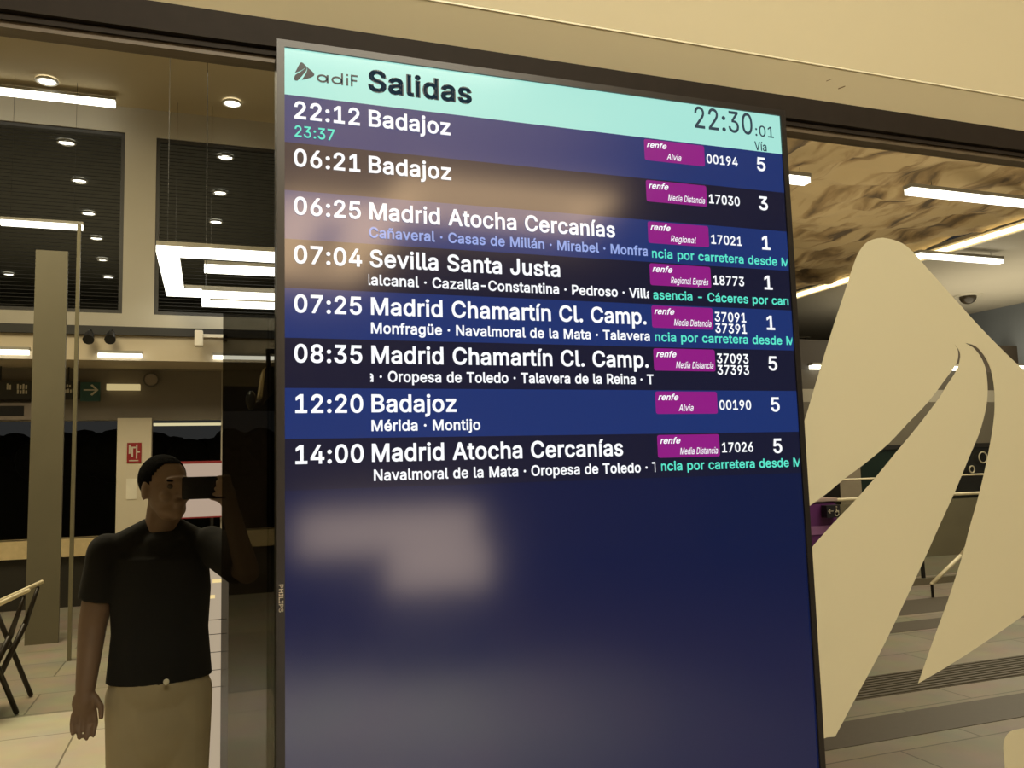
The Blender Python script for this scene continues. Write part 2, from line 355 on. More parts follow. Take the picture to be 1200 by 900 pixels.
# ------------------------------------------------------------------ lettering
# letter outlines: advance width and closed contours, in thousandths of an em
FONT = {
 '0': (453, '227,-7 174,1 130,24 95,62 69,113 53,178 48,254 53,330 69,395 95,447 130,484 174,508 227,516 279,508 323,484 358,447 384,395 400,330 405,254 400,178 384,113 359,62 323,24 279,1|227,50 261,56 290,74 313,103 330,144 340,194 344,254 340,314 330,365 313,405 290,435 261,453 227,460 192,453 163,435 140,405 123,365 113,314 109,254 113,194 123,144 140,103 163,74 192,56'),
 '1': (453, '76,0 76,55 391,55 391,0|276,509 276,0 212,0 212,448 209,448 86,358 86,427 198,509'),
 '2': (453, '64,0 64,47 234,229 282,282 311,327 320,371 317,397 308,419 293,436 273,449 224,460 196,457 172,447 153,433 139,413 130,390 127,362 66,362 71,405 86,442 111,473 143,496 182,511 225,516 268,511 306,497 337,474 361,445 376,411 381,372 371,318 336,259 267,180 153,60 153,57 389,57 389,0'),
 '3': (453, '218,-7 173,-3 133,10 98,30 70,57 52,91 44,132 109,132 115,107 126,87 144,71 165,59 219,50 275,61 297,74 315,93 325,116 329,145 326,172 316,196 299,217 275,234 242,244 201,248 157,248 157,299 288,448 288,452 70,452 70,509 372,509 372,461 211,278 211,289 264,288 308,276 344,253 371,222 387,186 393,145 387,103 370,66 344,36 309,12 266,-2'),
 '4': (453, '40,105 40,158 247,509 311,509 109,166 109,163 413,163 413,105|282,0 282,121 282,146 282,318 343,318 343,0'),
 '5': (453, '221,-7 178,-2 140,11 108,32 83,60 66,93 60,130 122,130 127,108 138,89 173,60 221,50 250,53 276,64 298,82 314,104 324,131 328,162 324,193 314,221 297,244 275,262 248,273 218,277 167,268 128,246 67,253 96,509 366,509 366,452 151,452 134,301 136,301 178,325 229,334 263,330 294,321 321,306 345,285 364,260 379,231 388,199 391,163 385,117 369,76 343,41 309,15 268,-1'),
 '6': (453, '226,-7 182,-1 142,15 109,40 84,74 69,115 64,162 68,199 80,239 137,340 252,509 322,509 151,261 145,261 165,288 196,307 235,314 278,309 316,295 346,271 370,240 384,201 389,157 384,112 368,73 343,39 310,14 271,-2|226,48 254,52 279,63 299,79 314,101 324,128 327,157 324,187 314,213 299,235 279,251 254,262 226,265 198,262 174,252 153,235 138,214 128,188 125,158 128,128 138,102 153,79 174,63 198,52'),
 '7': (453, '97,0 323,448 323,452 62,452 62,509 391,509 391,449 165,0'),
 '8': (453, '226,-7 178,-2 136,11 101,33 74,62 57,96 52,135 55,166 65,195 81,220 101,241 125,256 153,265 153,267 119,282 93,308 76,342 70,380 75,417 90,450 114,477 146,498 184,511 226,516 269,511 306,498 337,477 361,450 377,417 382,380 376,342 359,308 333,282 300,267 300,265 327,256 351,241 372,220 387,195 397,166 401,135 395,96 378,62 352,33 317,11 275,-2|226,49 258,52 285,60 307,74 323,91 333,113 337,139 333,165 322,189 305,208 283,223 256,232 226,235 196,232 169,223 147,208 130,189 119,165 115,139 119,113 129,91 145,74 167,60 195,52|226,290 274,300 293,313 307,330 316,351 319,376 316,399 308,420 294,437 275,449 226,460 177,449 159,437 145,420 136,399 133,376 136,351 145,330 159,313 178,300'),
 '9': (453, '226,516 271,510 310,494 343,468 368,434 384,393 389,347 385,309 373,270 315,168 200,0 130,0 301,248 307,248 287,221 257,202 218,195 175,199 137,214 106,237 83,269 68,307 64,352 69,397 85,436 110,469 143,494 182,510|226,460 199,457 174,446 154,429 138,407 129,381 125,352 129,322 138,295 154,274 174,257 199,247 226,243 254,247 279,257 299,273 314,295 324,321 327,350 324,381 314,407 299,429 279,446 254,457'),
 ':': (188, '95,-4 78,-1 63,9 53,24 50,41 53,59 63,73 78,83 95,87 113,83 128,73 138,59 141,41 138,24 128,9 113,-1|95,271 78,274 63,284 53,299 50,316 53,334 63,349 78,359 95,362 113,359 128,349 138,334 141,316 138,299 128,284 113,274'),
 '.': (188, '95,-4 78,-1 63,9 53,24 50,41 53,59 63,73 78,83 95,87 113,83 128,73 138,59 141,41 138,24 128,9 113,-1'),
 '-': (453, '337,244 337,188 114,188 114,244'),
 '·': (196, '98,196 81,200 66,210 56,224 52,242 56,259 66,274 81,284 98,287 116,284 130,274 140,259 144,242 140,224 130,210 116,200'),
 'E': (419, '60,0 60,509 372,509 372,452 125,452 125,286 355,286 355,229 125,229 125,57 375,57 375,0'),
 'G': (520, '269,-7 205,1 149,25 104,64 69,116 47,179 40,254 47,329 69,393 103,445 149,484 203,508 265,516 304,513 340,504 374,489 403,469 429,445 449,416 465,384 474,349 408,349 387,393 356,427 315,448 265,456 222,450 183,432 150,404 125,364 109,314 103,254 109,194 125,145 151,105 184,76 224,59 269,53 309,57 345,71 374,93 396,123 410,160 415,202 434,199 283,199 283,256 478,256 478,200 471,141 451,91 419,50 377,19 326,0'),
 'F': (410, '60,0 60,509 369,509 369,452 125,452 125,278 346,278 346,221 125,221 125,0'),
 'A': (480, '16,0 201,509 276,509 463,0 395,0 287,302 264,372 232,478 245,478 213,371 191,302 85,0|110,142 110,199 370,199 370,142'),
 'B': (456, '60,0 60,509 241,509 289,504 329,491 359,469 381,442 394,410 398,374 395,344 387,320 356,286 315,267 315,262 339,257 363,245 385,227 402,203 414,173 418,136 413,100 400,67 377,39 344,18 301,4 247,0|125,57 245,57 296,63 330,80 349,105 355,137 352,161 342,184 327,203 306,218 279,228 248,231 125,231|125,285 238,285 288,296 308,309 323,326 333,348 336,372 330,403 313,429 283,446 240,452 125,452'),
 'C': (510, '267,-7 205,1 150,25 104,63 70,115 48,179 40,254 48,329 70,393 104,445 150,484 205,508 267,516 340,504 373,490 402,471 427,447 448,418 463,385 473,348 408,348 389,395 357,428 315,449 267,456 223,450 184,432 150,403 125,364 109,314 103,254 109,194 125,145 151,105 184,76 223,59 267,53 315,60 357,81 389,114 408,160 473,160 463,124 448,91 428,62 402,38 373,19 341,5 305,-4'),
 'D': (502, '219,0 96,0 96,57 215,57 272,63 318,81 354,110 379,149 394,198 399,255 394,312 379,361 354,399 320,428 275,446 221,452 93,452 93,509 225,509 294,501 353,478 399,441 433,391 455,329 462,255 455,181 433,119 398,68 351,31 291,8|125,509 125,0 60,0 60,509'),
 'H': (517, '60,0 60,509 125,509 125,289 392,289 392,509 457,509 457,0 392,0 392,232 125,232 125,0'),
 'I': (300, '31,0 31,57 118,57 118,452 31,452 31,509 269,509 269,452 183,452 183,57 269,57 269,0'),
 'J': (396, '185,-7 124,3 75,33 44,81 33,145 33,173 98,173 98,145 104,104 122,74 149,56 185,50 220,56 248,74 266,104 272,145 272,509 336,509 336,145 326,81 294,33 246,3'),
 'L': (393, '60,0 60,509 125,509 125,57 361,57 361,0'),
 'M': (628, '60,0 60,509 152,509 277,187 287,159 299,123 311,84 322,49 307,49 318,83 330,121 342,158 352,187 476,509 568,509 568,0 504,0 504,291 504,327 505,369 506,413 507,457 513,457 498,409 482,363 467,322 456,291 342,0 286,0 170,291 159,321 145,361 129,408 112,457 119,457 120,416 121,372 122,328 122,291 122,0'),
 'N': (523, '60,0 60,509 136,509 343,183 363,151 388,107 414,55 405,54 401,108 399,157 399,195 399,509 463,509 463,0 387,0 202,290 177,331 148,381 108,452 119,454 122,384 124,328 125,291 125,0'),
 'O': (533, '267,-7 205,1 150,25 105,63 70,115 48,179 40,254 48,329 70,393 105,445 150,484 205,508 267,516 329,508 384,484 429,445 464,393 486,329 493,254 486,179 464,115 429,63 384,25 329,1|267,53 310,59 349,76 383,105 408,144 425,194 430,254 425,314 408,365 383,404 349,433 310,450 267,456 223,450 184,433 151,404 125,364 109,314 103,254 109,194 125,144 151,105 184,76 223,59'),
 'P': (445, '60,0 60,509 235,509 289,503 332,487 366,462 390,430 404,391 409,348 404,304 390,265 366,233 332,207 289,191 235,186 109,186 109,242 233,242 269,246 297,256 318,272 333,294 342,319 344,348 342,376 333,402 318,423 297,439 268,449 232,452 125,452 125,0'),
 'R': (449, '60,0 60,509 236,509 290,504 333,489 367,465 390,433 405,395 409,352 405,309 390,271 367,240 333,217 289,203 236,198 96,198 96,255 234,255 269,258 298,267 319,281 334,300 342,324 345,352 342,380 334,405 319,425 298,440 269,449 233,452 125,452 125,0|353,0 230,229 303,229 428,0'),
 'S': (447, '224,-9 172,-4 128,9 91,31 64,60 46,96 38,137 104,137 110,110 123,88 142,71 166,59 224,49 257,52 286,60 311,74 329,92 341,114 346,139 342,161 332,179 296,205 245,222 184,239 128,260 86,289 60,326 52,372 58,413 75,448 102,476 138,498 180,511 227,516 275,511 316,498 351,476 377,449 394,415 401,378 337,378 326,412 302,437 267,453 225,459 194,456 167,448 145,435 129,418 118,398 115,376 119,352 131,334 169,308 212,293 264,279 312,264 359,238 395,198 405,171 408,139 403,99 386,64 360,34 323,11 278,-4'),
 'T': (449, '32,452 32,509 417,509 417,452 257,452 257,0 193,0 193,452'),
 'V': (480, '204,0 16,509 84,509 192,206 215,137 248,31 235,31 267,138 290,206 395,509 463,509 278,0'),
 'a': (389, '160,-9 126,-5 94,5 68,22 48,45 35,73 30,108 34,138 43,161 58,179 78,193 125,211 178,220 234,227 265,235 273,243 276,255 276,257 267,297 240,322 196,331 149,322 118,301 100,274 41,291 57,322 79,346 104,364 133,375 194,384 239,379 286,360 306,343 322,320 333,290 337,251 337,0 277,0 277,52 272,52 252,25 215,1|170,45 202,49 228,59 248,74 263,93 272,115 276,138 276,190 259,182 231,176 200,171 175,168 134,159 103,139 95,124 92,105 102,72 130,52'),
 'b': (424, '229,-8 198,-5 172,4 138,31 118,59 112,59 112,0 53,0 53,509 114,509 114,319 118,319 137,346 171,373 197,381 229,384 274,378 313,361 345,332 370,293 385,245 390,189 385,133 370,84 346,45 313,16 274,-2|220,47 253,51 279,66 301,88 316,117 325,151 328,189 325,227 316,261 301,290 280,311 253,325 220,330 188,325 161,312 140,291 125,263 116,229 113,189 116,150 125,115 140,86 162,65 188,51'),
 'c': (396, '207,-8 159,-2 117,16 82,46 56,85 40,133 34,187 40,243 56,291 82,330 117,360 159,378 207,384 260,377 305,356 340,322 362,277 303,262 290,289 270,311 242,325 207,330 173,325 145,310 124,287 108,258 99,224 96,187 99,151 108,117 124,89 145,66 173,51 207,46 243,52 271,66 292,89 304,117 363,102 341,56 306,21 261,-1'),
 'd': (424, '195,-8 151,-2 111,16 79,45 55,84 39,133 34,189 39,245 55,293 79,332 112,361 151,378 196,384 228,381 253,373 287,346 306,319 311,319 311,509 372,509 372,0 313,0 313,59 307,59 287,31 252,4 227,-5|205,47 236,51 263,65 284,86 299,115 309,150 312,189 309,229 300,263 284,291 263,312 237,325 205,330 172,325 145,311 124,290 108,261 99,227 96,189 99,151 109,117 124,88 145,66 172,51'),
 'e': (404, '212,-8 161,-2 117,16 82,46 56,85 40,132 34,187 39,242 55,290 81,329 115,359 157,378 205,384 266,374 294,361 319,341 341,315 357,282 368,242 371,194 371,169 75,169 75,221 338,221 310,202 307,237 298,269 283,294 263,314 237,326 205,330 173,326 146,313 125,294 109,270 99,241 96,211 96,178 100,139 110,106 128,80 151,61 179,50 212,46 254,53 285,73 306,105 365,91 353,63 335,39 311,19 283,4 249,-5'),
 'f': (254, '228,379 228,327 6,327 6,379|81,0 81,432 84,461 96,486 113,505 135,519 187,530 222,527 243,521 227,468 215,472 195,474 171,470 154,460 145,443 142,419 142,0'),
 'g': (425, '207,-151 168,-148 134,-140 82,-110 51,-69 101,-41 122,-66 154,-88 207,-97 249,-92 282,-75 304,-47 311,-6 311,68 306,68 287,41 252,16 227,8 195,5 152,10 113,27 80,53 55,90 39,136 34,191 39,246 55,293 80,332 112,361 152,378 196,384 228,382 253,373 288,346 308,319 313,319 313,379 372,379 372,-9 367,-54 350,-90 324,-117 291,-136 251,-147|205,59 237,63 264,75 285,95 300,121 309,154 312,193 309,231 300,264 285,291 264,312 237,325 205,330 172,325 145,312 124,290 109,262 99,229 96,193 99,155 109,123 124,96 145,76 172,63'),
 'h': (410, '114,227 114,0 53,0 53,509 114,509 114,287 102,287 124,332 152,362 187,379 227,384 264,380 295,369 321,349 341,321 353,285 357,240 357,0 296,0 296,235 290,275 273,304 246,323 210,329 184,326 161,317 141,303 126,283 117,257'),
 'i': (167, '53,0 53,379 114,379 114,0|84,443 67,446 54,455 44,468 41,483 44,499 54,512 67,521 84,524 100,521 114,512 123,499 126,483 123,468 114,455 100,446'),
 'j': (167, '53,379 114,379 114,-30 111,-63 102,-90 86,-113 65,-129 37,-139 4,-143 -10,-143 -10,-87 2,-87 25,-83 40,-72 50,-54 53,-29|83,443 67,446 53,455 44,468 41,483 44,499 53,512 67,521 83,524 100,521 114,512 123,499 126,483 123,468 114,455 100,446'),
 'l': (189, '139,-2 101,3 74,20 58,47 53,84 53,509 114,509 114,99 120,62 130,54 146,52 160,53 170,54 181,3 162,-1'),
 'm': (610, '53,0 53,379 112,379 112,295 108,295 118,323 132,346 172,376 219,386 257,380 287,361 309,331 321,295 312,295 322,321 337,343 381,375 437,386 468,383 497,372 522,354 541,328 553,296 557,255 557,0 496,0 496,254 490,289 473,313 447,326 419,330 395,328 374,320 345,290 335,247 335,0 274,0 274,260 269,288 253,311 229,326 199,330 158,320 140,307 126,289 117,266 114,238 114,0'),
 'n': (410, '114,227 114,0 53,0 53,379 112,379 112,287 102,287 124,332 152,362 187,379 227,384 264,380 295,369 321,349 341,321 353,285 357,240 357,0 296,0 296,235 290,275 273,304 246,323 210,329 184,326 161,317 141,303 126,283 117,257'),
 'o': (415, '207,-8 159,-2 117,16 82,46 56,85 40,133 34,187 40,243 56,291 82,330 117,360 159,378 207,384 256,378 299,360 333,330 359,291 376,243 381,187 376,133 359,85 333,46 299,16 256,-2|207,46 242,51 270,66 292,89 307,117 316,151 319,187 316,224 307,258 292,287 270,310 242,325 207,330 173,325 145,310 124,287 108,258 99,224 96,187 99,151 108,117 124,89 145,66 173,51'),
 'p': (424, '53,-143 53,379 112,379 112,319 118,319 137,346 171,373 197,381 229,384 274,378 313,361 345,332 370,293 385,245 390,189 385,133 370,84 346,45 313,16 274,-2 229,-8 198,-5 173,4 138,31 118,59 114,59 114,-143|220,47 253,51 279,66 301,88 316,117 325,151 328,189 325,227 316,261 301,290 280,311 253,325 220,330 188,325 161,312 140,291 125,263 116,229 113,189 116,150 125,115 140,86 162,65 188,51'),
 'q': (424, '372,-143 311,-143 311,59 306,59 287,31 252,4 227,-5 195,-8 151,-2 111,16 79,45 55,84 39,133 34,189 39,245 55,293 79,332 112,361 151,378 196,384 228,381 253,373 287,346 307,319 313,319 313,379 372,379|205,47 236,51 263,65 284,86 299,115 309,150 312,189 309,229 300,263 284,291 263,312 237,325 205,330 172,325 145,311 124,290 108,261 99,227 96,189 99,151 109,117 124,88 145,66 172,51'),
 'r': (259, '53,0 53,379 112,379 112,321 115,321 130,347 152,367 181,380 213,385 229,384 243,384 243,322 230,324 207,326 182,323 159,315 140,301 126,284 117,262 114,237 114,0'),
 's': (365, '182,-8 145,-5 112,3 84,18 62,38 45,63 36,94 94,107 105,79 124,60 150,49 181,45 217,50 244,62 262,81 268,103 265,121 254,136 237,147 212,155 149,170 104,186 72,208 53,237 47,274 51,305 65,332 87,354 115,370 149,381 187,384 223,381 254,372 279,358 299,339 324,290 268,277 258,298 243,316 219,328 187,333 156,329 131,317 114,299 109,277 112,258 124,243 172,223 229,209 275,194 306,171 325,142 331,107 326,75 312,47 290,24 260,6 223,-5'),
 't': (227, '204,379 204,327 6,327 6,379|65,471 126,471 126,98 128,76 136,61 150,53 170,50 185,51 202,54 213,2 192,-3 168,-4 125,2 92,21 72,52 65,93'),
 'u': (410, '182,-5 146,-1 115,11 89,31 69,59 57,95 53,139 53,379 114,379 114,144 119,105 137,75 164,56 200,50 226,53 249,62 268,77 283,97 293,122 296,153 296,379 357,379 357,0 298,0 298,92 307,92 286,47 257,17 222,0'),
 'v': (389, '163,0 17,379 84,379 165,155 187,87 206,21 184,21 203,87 224,155 305,379 371,379 226,0'),
 'x': (379, '21,0 171,218 171,171 29,379 100,379 147,306 179,253 207,206 175,206 202,253 233,306 282,379 352,379 209,169 209,214 358,0 287,0 231,85 200,136 173,182 205,182 178,136 148,85 91,0'),
 'z': (380, '42,0 42,46 254,320 254,323 48,323 48,379 333,379 333,331 126,60 126,56 339,56 339,0'),
 'í': (167, '53,0 53,379 114,379 114,0|57,429 104,529 173,529 107,429'),
 'ñ': (410, '114,227 114,0 53,0 53,379 112,379 112,287 102,287 124,332 152,362 187,379 227,384 264,380 295,369 321,349 341,321 353,285 357,240 357,0 296,0 296,235 290,275 273,304 246,323 210,329 184,326 161,317 141,303 126,283 117,257|250,446 225,450 202,460 182,470 167,475 153,466 149,448 106,448 110,476 120,498 137,513 161,518 185,514 207,504 226,494 243,490 256,496 262,517 304,517 300,488 289,466 272,451'),
 'á': (389, '160,-9 126,-5 94,5 68,22 48,45 35,73 30,108 34,138 43,161 58,179 78,193 125,211 178,220 234,227 265,235 273,243 276,255 276,257 267,297 240,322 196,331 149,322 118,301 100,274 41,291 57,322 79,346 104,364 133,375 194,384 239,379 286,360 306,343 322,320 333,290 337,251 337,0 277,0 277,52 272,52 252,25 215,1|170,45 202,49 228,59 248,74 263,93 272,115 276,138 276,190 259,182 231,176 200,171 175,168 134,159 103,139 95,124 92,105 102,72 130,52|162,429 210,529 278,529 212,429'),
 'é': (404, '212,-8 161,-2 117,16 82,46 56,85 40,132 34,187 39,242 55,290 81,329 115,359 157,378 205,384 266,374 294,361 319,341 341,315 357,282 368,242 371,194 371,169 75,169 75,221 338,221 310,202 307,237 298,269 283,294 263,314 237,326 205,330 173,326 146,313 125,294 109,270 99,241 96,211 96,178 100,139 110,106 128,80 151,61 179,50 212,46 254,53 285,73 306,105 365,91 353,63 335,39 311,19 283,4 249,-5|177,429 225,529 293,529 227,429'),
 'ü': (410, '182,-5 146,-1 115,11 89,31 69,59 57,95 53,139 53,379 114,379 114,144 119,105 137,75 164,56 200,50 226,53 249,62 268,77 283,97 293,122 296,153 296,379 357,379 357,0 298,0 298,92 307,92 286,47 257,17 222,0|277,443 261,446 248,455 239,468 236,483 239,499 248,512 261,520 277,523 292,520 305,512 314,499 317,483 314,468 305,455 292,446|133,443 118,446 104,455 96,468 93,483 96,499 104,512 118,520 133,523 149,520 162,512 170,499 173,483 170,468 162,455 149,446'),
 "'": (206, '78,318 70,509 136,509 128,318'),
}

from mathutils.geometry import tessellate_polygon
def _area(c): return sum(c[i][0]*c[(i+1) % len(c)][1]-c[(i+1) % len(c)][0]*c[i][1] for i in range(len(c)))/2
def _inside(p, c):
    r = False
    for i in range(len(c)):
        (x0, y0), (x1, y1) = c[i], c[(i+1) % len(c)]
        if (y0 > p[1]) != (y1 > p[1]) and p[0] < (x1-x0)*(p[1]-y0)/(y1-y0)+x0: r = not r
    return r
_g = {}
def glyph(c, bold):
    """points and faces of one letter, thickened by BOLD em all round"""
    if (c, bold) in _g: return _g[c, bold]
    adv, txt = FONT[c]
    cs = [[tuple(float(v)/1000 for v in p.split(',')) for p in q.split(' ')] for q in txt.split('|')]
    big = max(cs, key=lambda q: abs(_area(q))); sg = 1 if _area(big) > 0 else -1
    vs, fs = [], []
    for o in (q for q in cs if _area(q)*sg > 0):
        loops = [o]+[q for q in cs if _area(q)*sg < 0 and _inside(q[0], o)]
        flat = [p for l in loops for p in l]; n0 = len(vs)
        vs += [V((p[0], p[1], 0)) for p in flat]
        fs += [tuple(n0+k for k in t) for t in tessellate_polygon([[V((p[0], p[1], 0)) for p in l] for l in loops])]
    if bold > 0:
        for q in cs:
            n = len(q)
            for i in range(n):
                a, b, c2 = V((*q[i], 0)), V((*q[(i+1) % n], 0)), V((*q[(i+2) % n], 0))
                d = b-a
                if d.length < 1e-6: continue
                d.normalize(); nr = V((-d.y, d.x, 0))*bold; n0 = len(vs)
                vs += [a+nr, a-nr, b-nr, b+nr]; fs.append((n0, n0+1, n0+2, n0+3))
                e = c2-b
                if e.length > 1e-6 and d.dot(e.normalized()) < .97:
                    n0 = len(vs); sharp = d.dot(e.normalized()) < .5
                    if sharp:
                        t, u = d*bold, e.normalized()*bold
                        vs += [b+nr, b+t+nr, b+t-nr, b-nr] if abs(d.dot(e.normalized())) < .3 else [b+V((bold*math.cos(k*.7854), bold*math.sin(k*.7854), 0)) for k in range(8)]
                    else: vs += [b+V((bold*math.cos(k*1.0472), bold*math.sin(k*1.0472), 0)) for k in range(6)]
                    fs.append(tuple(range(n0, len(vs))))
    _g[c, bold] = (adv/1000, vs, fs); return _g[c, bold]
def glyphs(s, bold=0., shear=0.):
    vs, fs, x = [], [], 0
    for c in s:
        if c == ' ': x += .235; continue
        adv, gv, gf = glyph(c, bold); n0 = len(vs)
        vs += [V((v.x+x+v.y*shear, v.y, 0)) for v in gv]; fs += [tuple(n0+k for k in f) for f in gf]; x += adv+bold*.8
    return vs, fs
def cap_h(bold): return .509+bold
def put_text(mb, s, x0, x1, z, cap, y, bold=.02, shear=0, clip=None, ref=None):
    """S from x0 to x1 standing on z with capitals of height CAP; clip keeps what lies between two x"""
    vs, fs = glyphs(s, bold, shear)
    a, b = min(v.x for v in vs), max(v.x for v in vs)
    k = cap/cap_h(bold); sx = (x1-x0)/(b-a)
    add_flat(mb, [V((x0+(v.x-a)*sx, y, z+v.y*k)) for v in vs], fs, clip)
def add_flat(mb, pts, fs, clip=None):
    t = bmesh.new(); vv = [t.verts.new(p) for p in pts]
    for f in fs:
        try: t.faces.new([vv[i] for i in f])
        except ValueError: pass
    if clip:
        for xx, sgn in ((clip[0], -1), (clip[1], 1)):
            bmesh.ops.bisect_plane(t, geom=t.verts[:]+t.edges[:]+t.faces[:], plane_co=(xx, 0, 0), plane_no=(sgn, 0, 0), clear_outer=True)
    n0 = len(mb.bm.faces); mp = {v: mb.bm.verts.new(v.co) for v in t.verts}
    for f in t.faces: mb.bm.faces.new([mp[v] for v in f.verts])
    mb._mark(n0); t.free()
def put_digits(mb, s, x0, x1, z, cap, y, bold=.012):
    """fixed-width figures"""
    wd = [.5 if c == ':' else 1.0 for c in s]; u = (x1-x0)/sum(wd); x = x0; kk = cap/cap_h(bold)
    for c, k in zip(s, wd):
        adv, vs, fs = glyph(c, bold); sx = u*k/(adv+bold*1.2)
        if c == ':': sx = kk
        add_flat(mb, [V((x+u*k/2+(v.x-adv/2)*sx, y, z+v.y*kk)) for v in vs], fs)
        x += u*k
def rrect(x0, x1, z0, z1, r, y, n=5):
    pts = []
    for cx, cz, a in ((x1-r, z1-r, 0), (x0+r, z1-r, 90), (x0+r, z0+r, 180), (x1-r, z0+r, 270)):
        for i in range(n+1):
            t = math.radians(a+90*i/n); pts.append((cx+r*math.cos(t), y, cz+r*math.sin(t)))
    return pts

# ------------------------------------------------------------------ emblem outline (plane of the glass, metres)
def smooth(pts, it=2):
    for _ in range(it):
        q = []
        for i in range(len(pts)):
            a, b = V(pts[i]), V(pts[(i+1) % len(pts)])
            q += [a*.75+b*.25, a*.25+b*.75]
        pts = q
    return pts
def spline(pts, n=6):
    """Catmull-Rom through an open run of pixel points"""
    P = [V((*p, 0)) for p in pts]; P = [P[0]*2-P[1]]+P+[P[-1]*2-P[-2]]; out = []
    for i in range(1, len(P)-2):
        for k in range(n):
            t = k/n; a, b, c, d = P[i-1:i+3]
            out.append(.5*((2*b)+(c-a)*t+(2*a-5*b+4*c-d)*t*t+(3*b-a-3*c+d)*t**3))
    return [(v.x, v.y) for v in out+[P[-2]]]
apexL = spline([(945, 478), (960, 428), (975, 380), (987, 344), (996, 316), (1003, 298), (1012, 286), (1022, 281), (1032, 279.5)])
apexR = spline([(1032, 279.5), (1044, 282), (1056, 287), (1068, 297), (1080, 311), (1110, 344.5), (1140, 378), (1170, 409), (1200, 437.5)])
slit1 = spline([(1115.3, 403.3), (1119.4, 411), (1119.4, 421), (1115.3, 430.6), (1104, 446), (1091.7, 462.5), (1077.8, 479), (1061, 496), (1039, 519.4), (1011, 543), (986, 561.7), (966.7, 577.8), (951.4, 589)], 3)
slit1b = spline([(951.4, 638.3), (972, 615), (997, 589), (1022, 561), (1047, 530.5), (1066.7, 507), (1083.3, 486), (1098.6, 465.3), (1107, 451.4), (1118, 434.7), (1121.9, 422), (1121.6, 412.5), (1115.3, 403.3)], 3)
slit2a = spline([(1128, 402.4), (1137.5, 408), (1145.8, 418), (1151.4, 430.6), (1153.6, 444), (1154.2, 462.5), (1151.4, 483), (1144.4, 508), (1136, 528), (1126.4, 551), (1114, 580.6), (1098.6, 614), (1082, 651), (1055.6, 708), (1027.8, 765), (997, 822), (976, 862)], 3)
slit2b = spline([(1128, 402.4), (1140, 406), (1150, 416.7), (1157, 430.6), (1161, 447), (1162.5, 465), (1162, 489), (1157, 522), (1150, 555.6), (1141.7, 589), (1133, 619), (1124.4, 652.8), (1107, 705.6), (1091.7, 747), (1073, 800)], 3)
edgeB = spline([(1073, 800), (1114, 776), (1159.7, 746), (1200, 718)])
left_hidden = [(893, 632), (900, 622)]
outline = apexL + apexR[1:] + [(1262, 497), (1296, 545), (1306, 580), (1300, 610), (1275, 650), (1240, 686)] + edgeB[::-1] + slit2b[::-1] + slit2a[1:] \
    + [(966, 863), (940, 872), (915, 868), (897, 845), (890, 800), (895, 740), (915, 685)] + slit1b + slit1[1:] + left_hidden + [(915, 573)]
EMB = [at(x, y, 0) for x, y in outline]
def emblem(mb, cx, cz, k, y, ref):
    pts = [V(((p.x-ref.x)*k+cx, y, (p.z-ref.z)*k+cz)) for p in EMB]
    mb.poly(pts)
vin = mat('vinyl_cream', (208, 202, 170), .7, scale=1, var=.02)
mb = MB(); mb.prism([(p.x, -.0062, p.z) for p in EMB], (0, -.0008, 0))
o = mb.build('window_decal', vin); bmesh_t = bmesh.new(); bmesh_t.from_mesh(o.data); bmesh.ops.triangulate(bmesh_t, faces=bmesh_t.faces); bmesh_t.to_mesh(o.data); bmesh_t.free()
tag(o, 'large cream vinyl emblem of three curved blades on the glass right of the screen', 'decal')
pr = at(1171, 857, 0)
mb = MB(); mb.prism([(x, -.0062, z) for x, _, z in rrect(pr.x, pr.x+.5, pr.z-.45, pr.z, .035, 0)], (0, -.0008, 0))
tag(mb.build('window_decal', vin), 'cream rounded square sticker cut off at the bottom right corner of the glass', 'decal')

# ------------------------------------------------------------------ departure display
YS = -.12; TX, TZ = .0936, 2.2955; SW, SH = .955, 1.68
def sp(px, py): return at(px, py, YS)
disp = empty('departure_display', 'tall black-framed portrait screen listing train departures under a pale Salidas header', 'screen', (TX+SW/2, 0, 0))
def dpart(mb, name, m, parent=None, **k):
    o = mb.build(name, m, **k); o.parent = parent or disp
    if parent is None: o.matrix_parent_inverse = Matrix.Translation(-V(disp.location))
    return o
bz = .0115
bez = mat('bezel_black', (36, 33, 30), .35, var=.1)
mb = MB()
x0, x1, z1, z0 = TX, TX+SW, TZ, TZ-SH
mb.box((x0, YS-.004, z1-bz), (x1, YS+.012, z1)); mb.box((x0, YS-.004, z0), (x1, YS+.012, z0+bz))
mb.box((x0, YS-.004, z0+bz), (x0+bz, YS+.012, z1-bz)); mb.box((x1-bz, YS-.004, z0+bz), (x1, YS+.012, z1-bz))
dpart(mb, 'bezel', bez)
dpart(MB().box((x0+.002, YS+.012, z0+.002), (x1-.002, YS+.075, z1-.002)), 'casing', mat('casing_black', (40, 36, 32), .4))
mb = MB(); mb.box((x0+.42, YS+.075, .03), (x0+.53, YS+.11, z1-.3)); mb.box((x0+.2, YS-.1, 0), (x0+.75, YS+.11, .03)); dpart(mb, 'stand', BLACK)
SR, SS = .12, .8
PAN = glow('screen_panel', (13, 23, 60), 1, SR, SS); ROWA = glow('screen_row_blue', (26, 48, 108), 1, SR, SS); ROWB = glow('screen_row_dark', (20, 22, 46), 1, SR, SS)
HEAD = glow('screen_header', (166, 228, 216), 1, SR, SS); TXW = glow('screen_white', (250, 252, 255), 1, SR, SS); TXT = glow('screen_teal', (92, 226, 200), 1, SR, SS)
TXD = glow('screen_ink', (28, 44, 54), 1, SR, SS); BDG = glow('screen_badge', (142, 26, 128), 1, SR, SS); TXL = glow('screen_pale_blue', (150, 168, 226), 1, SR, SS)
TXG = glow('screen_grey_ink', (48, 66, 78), 1, SR, SS)
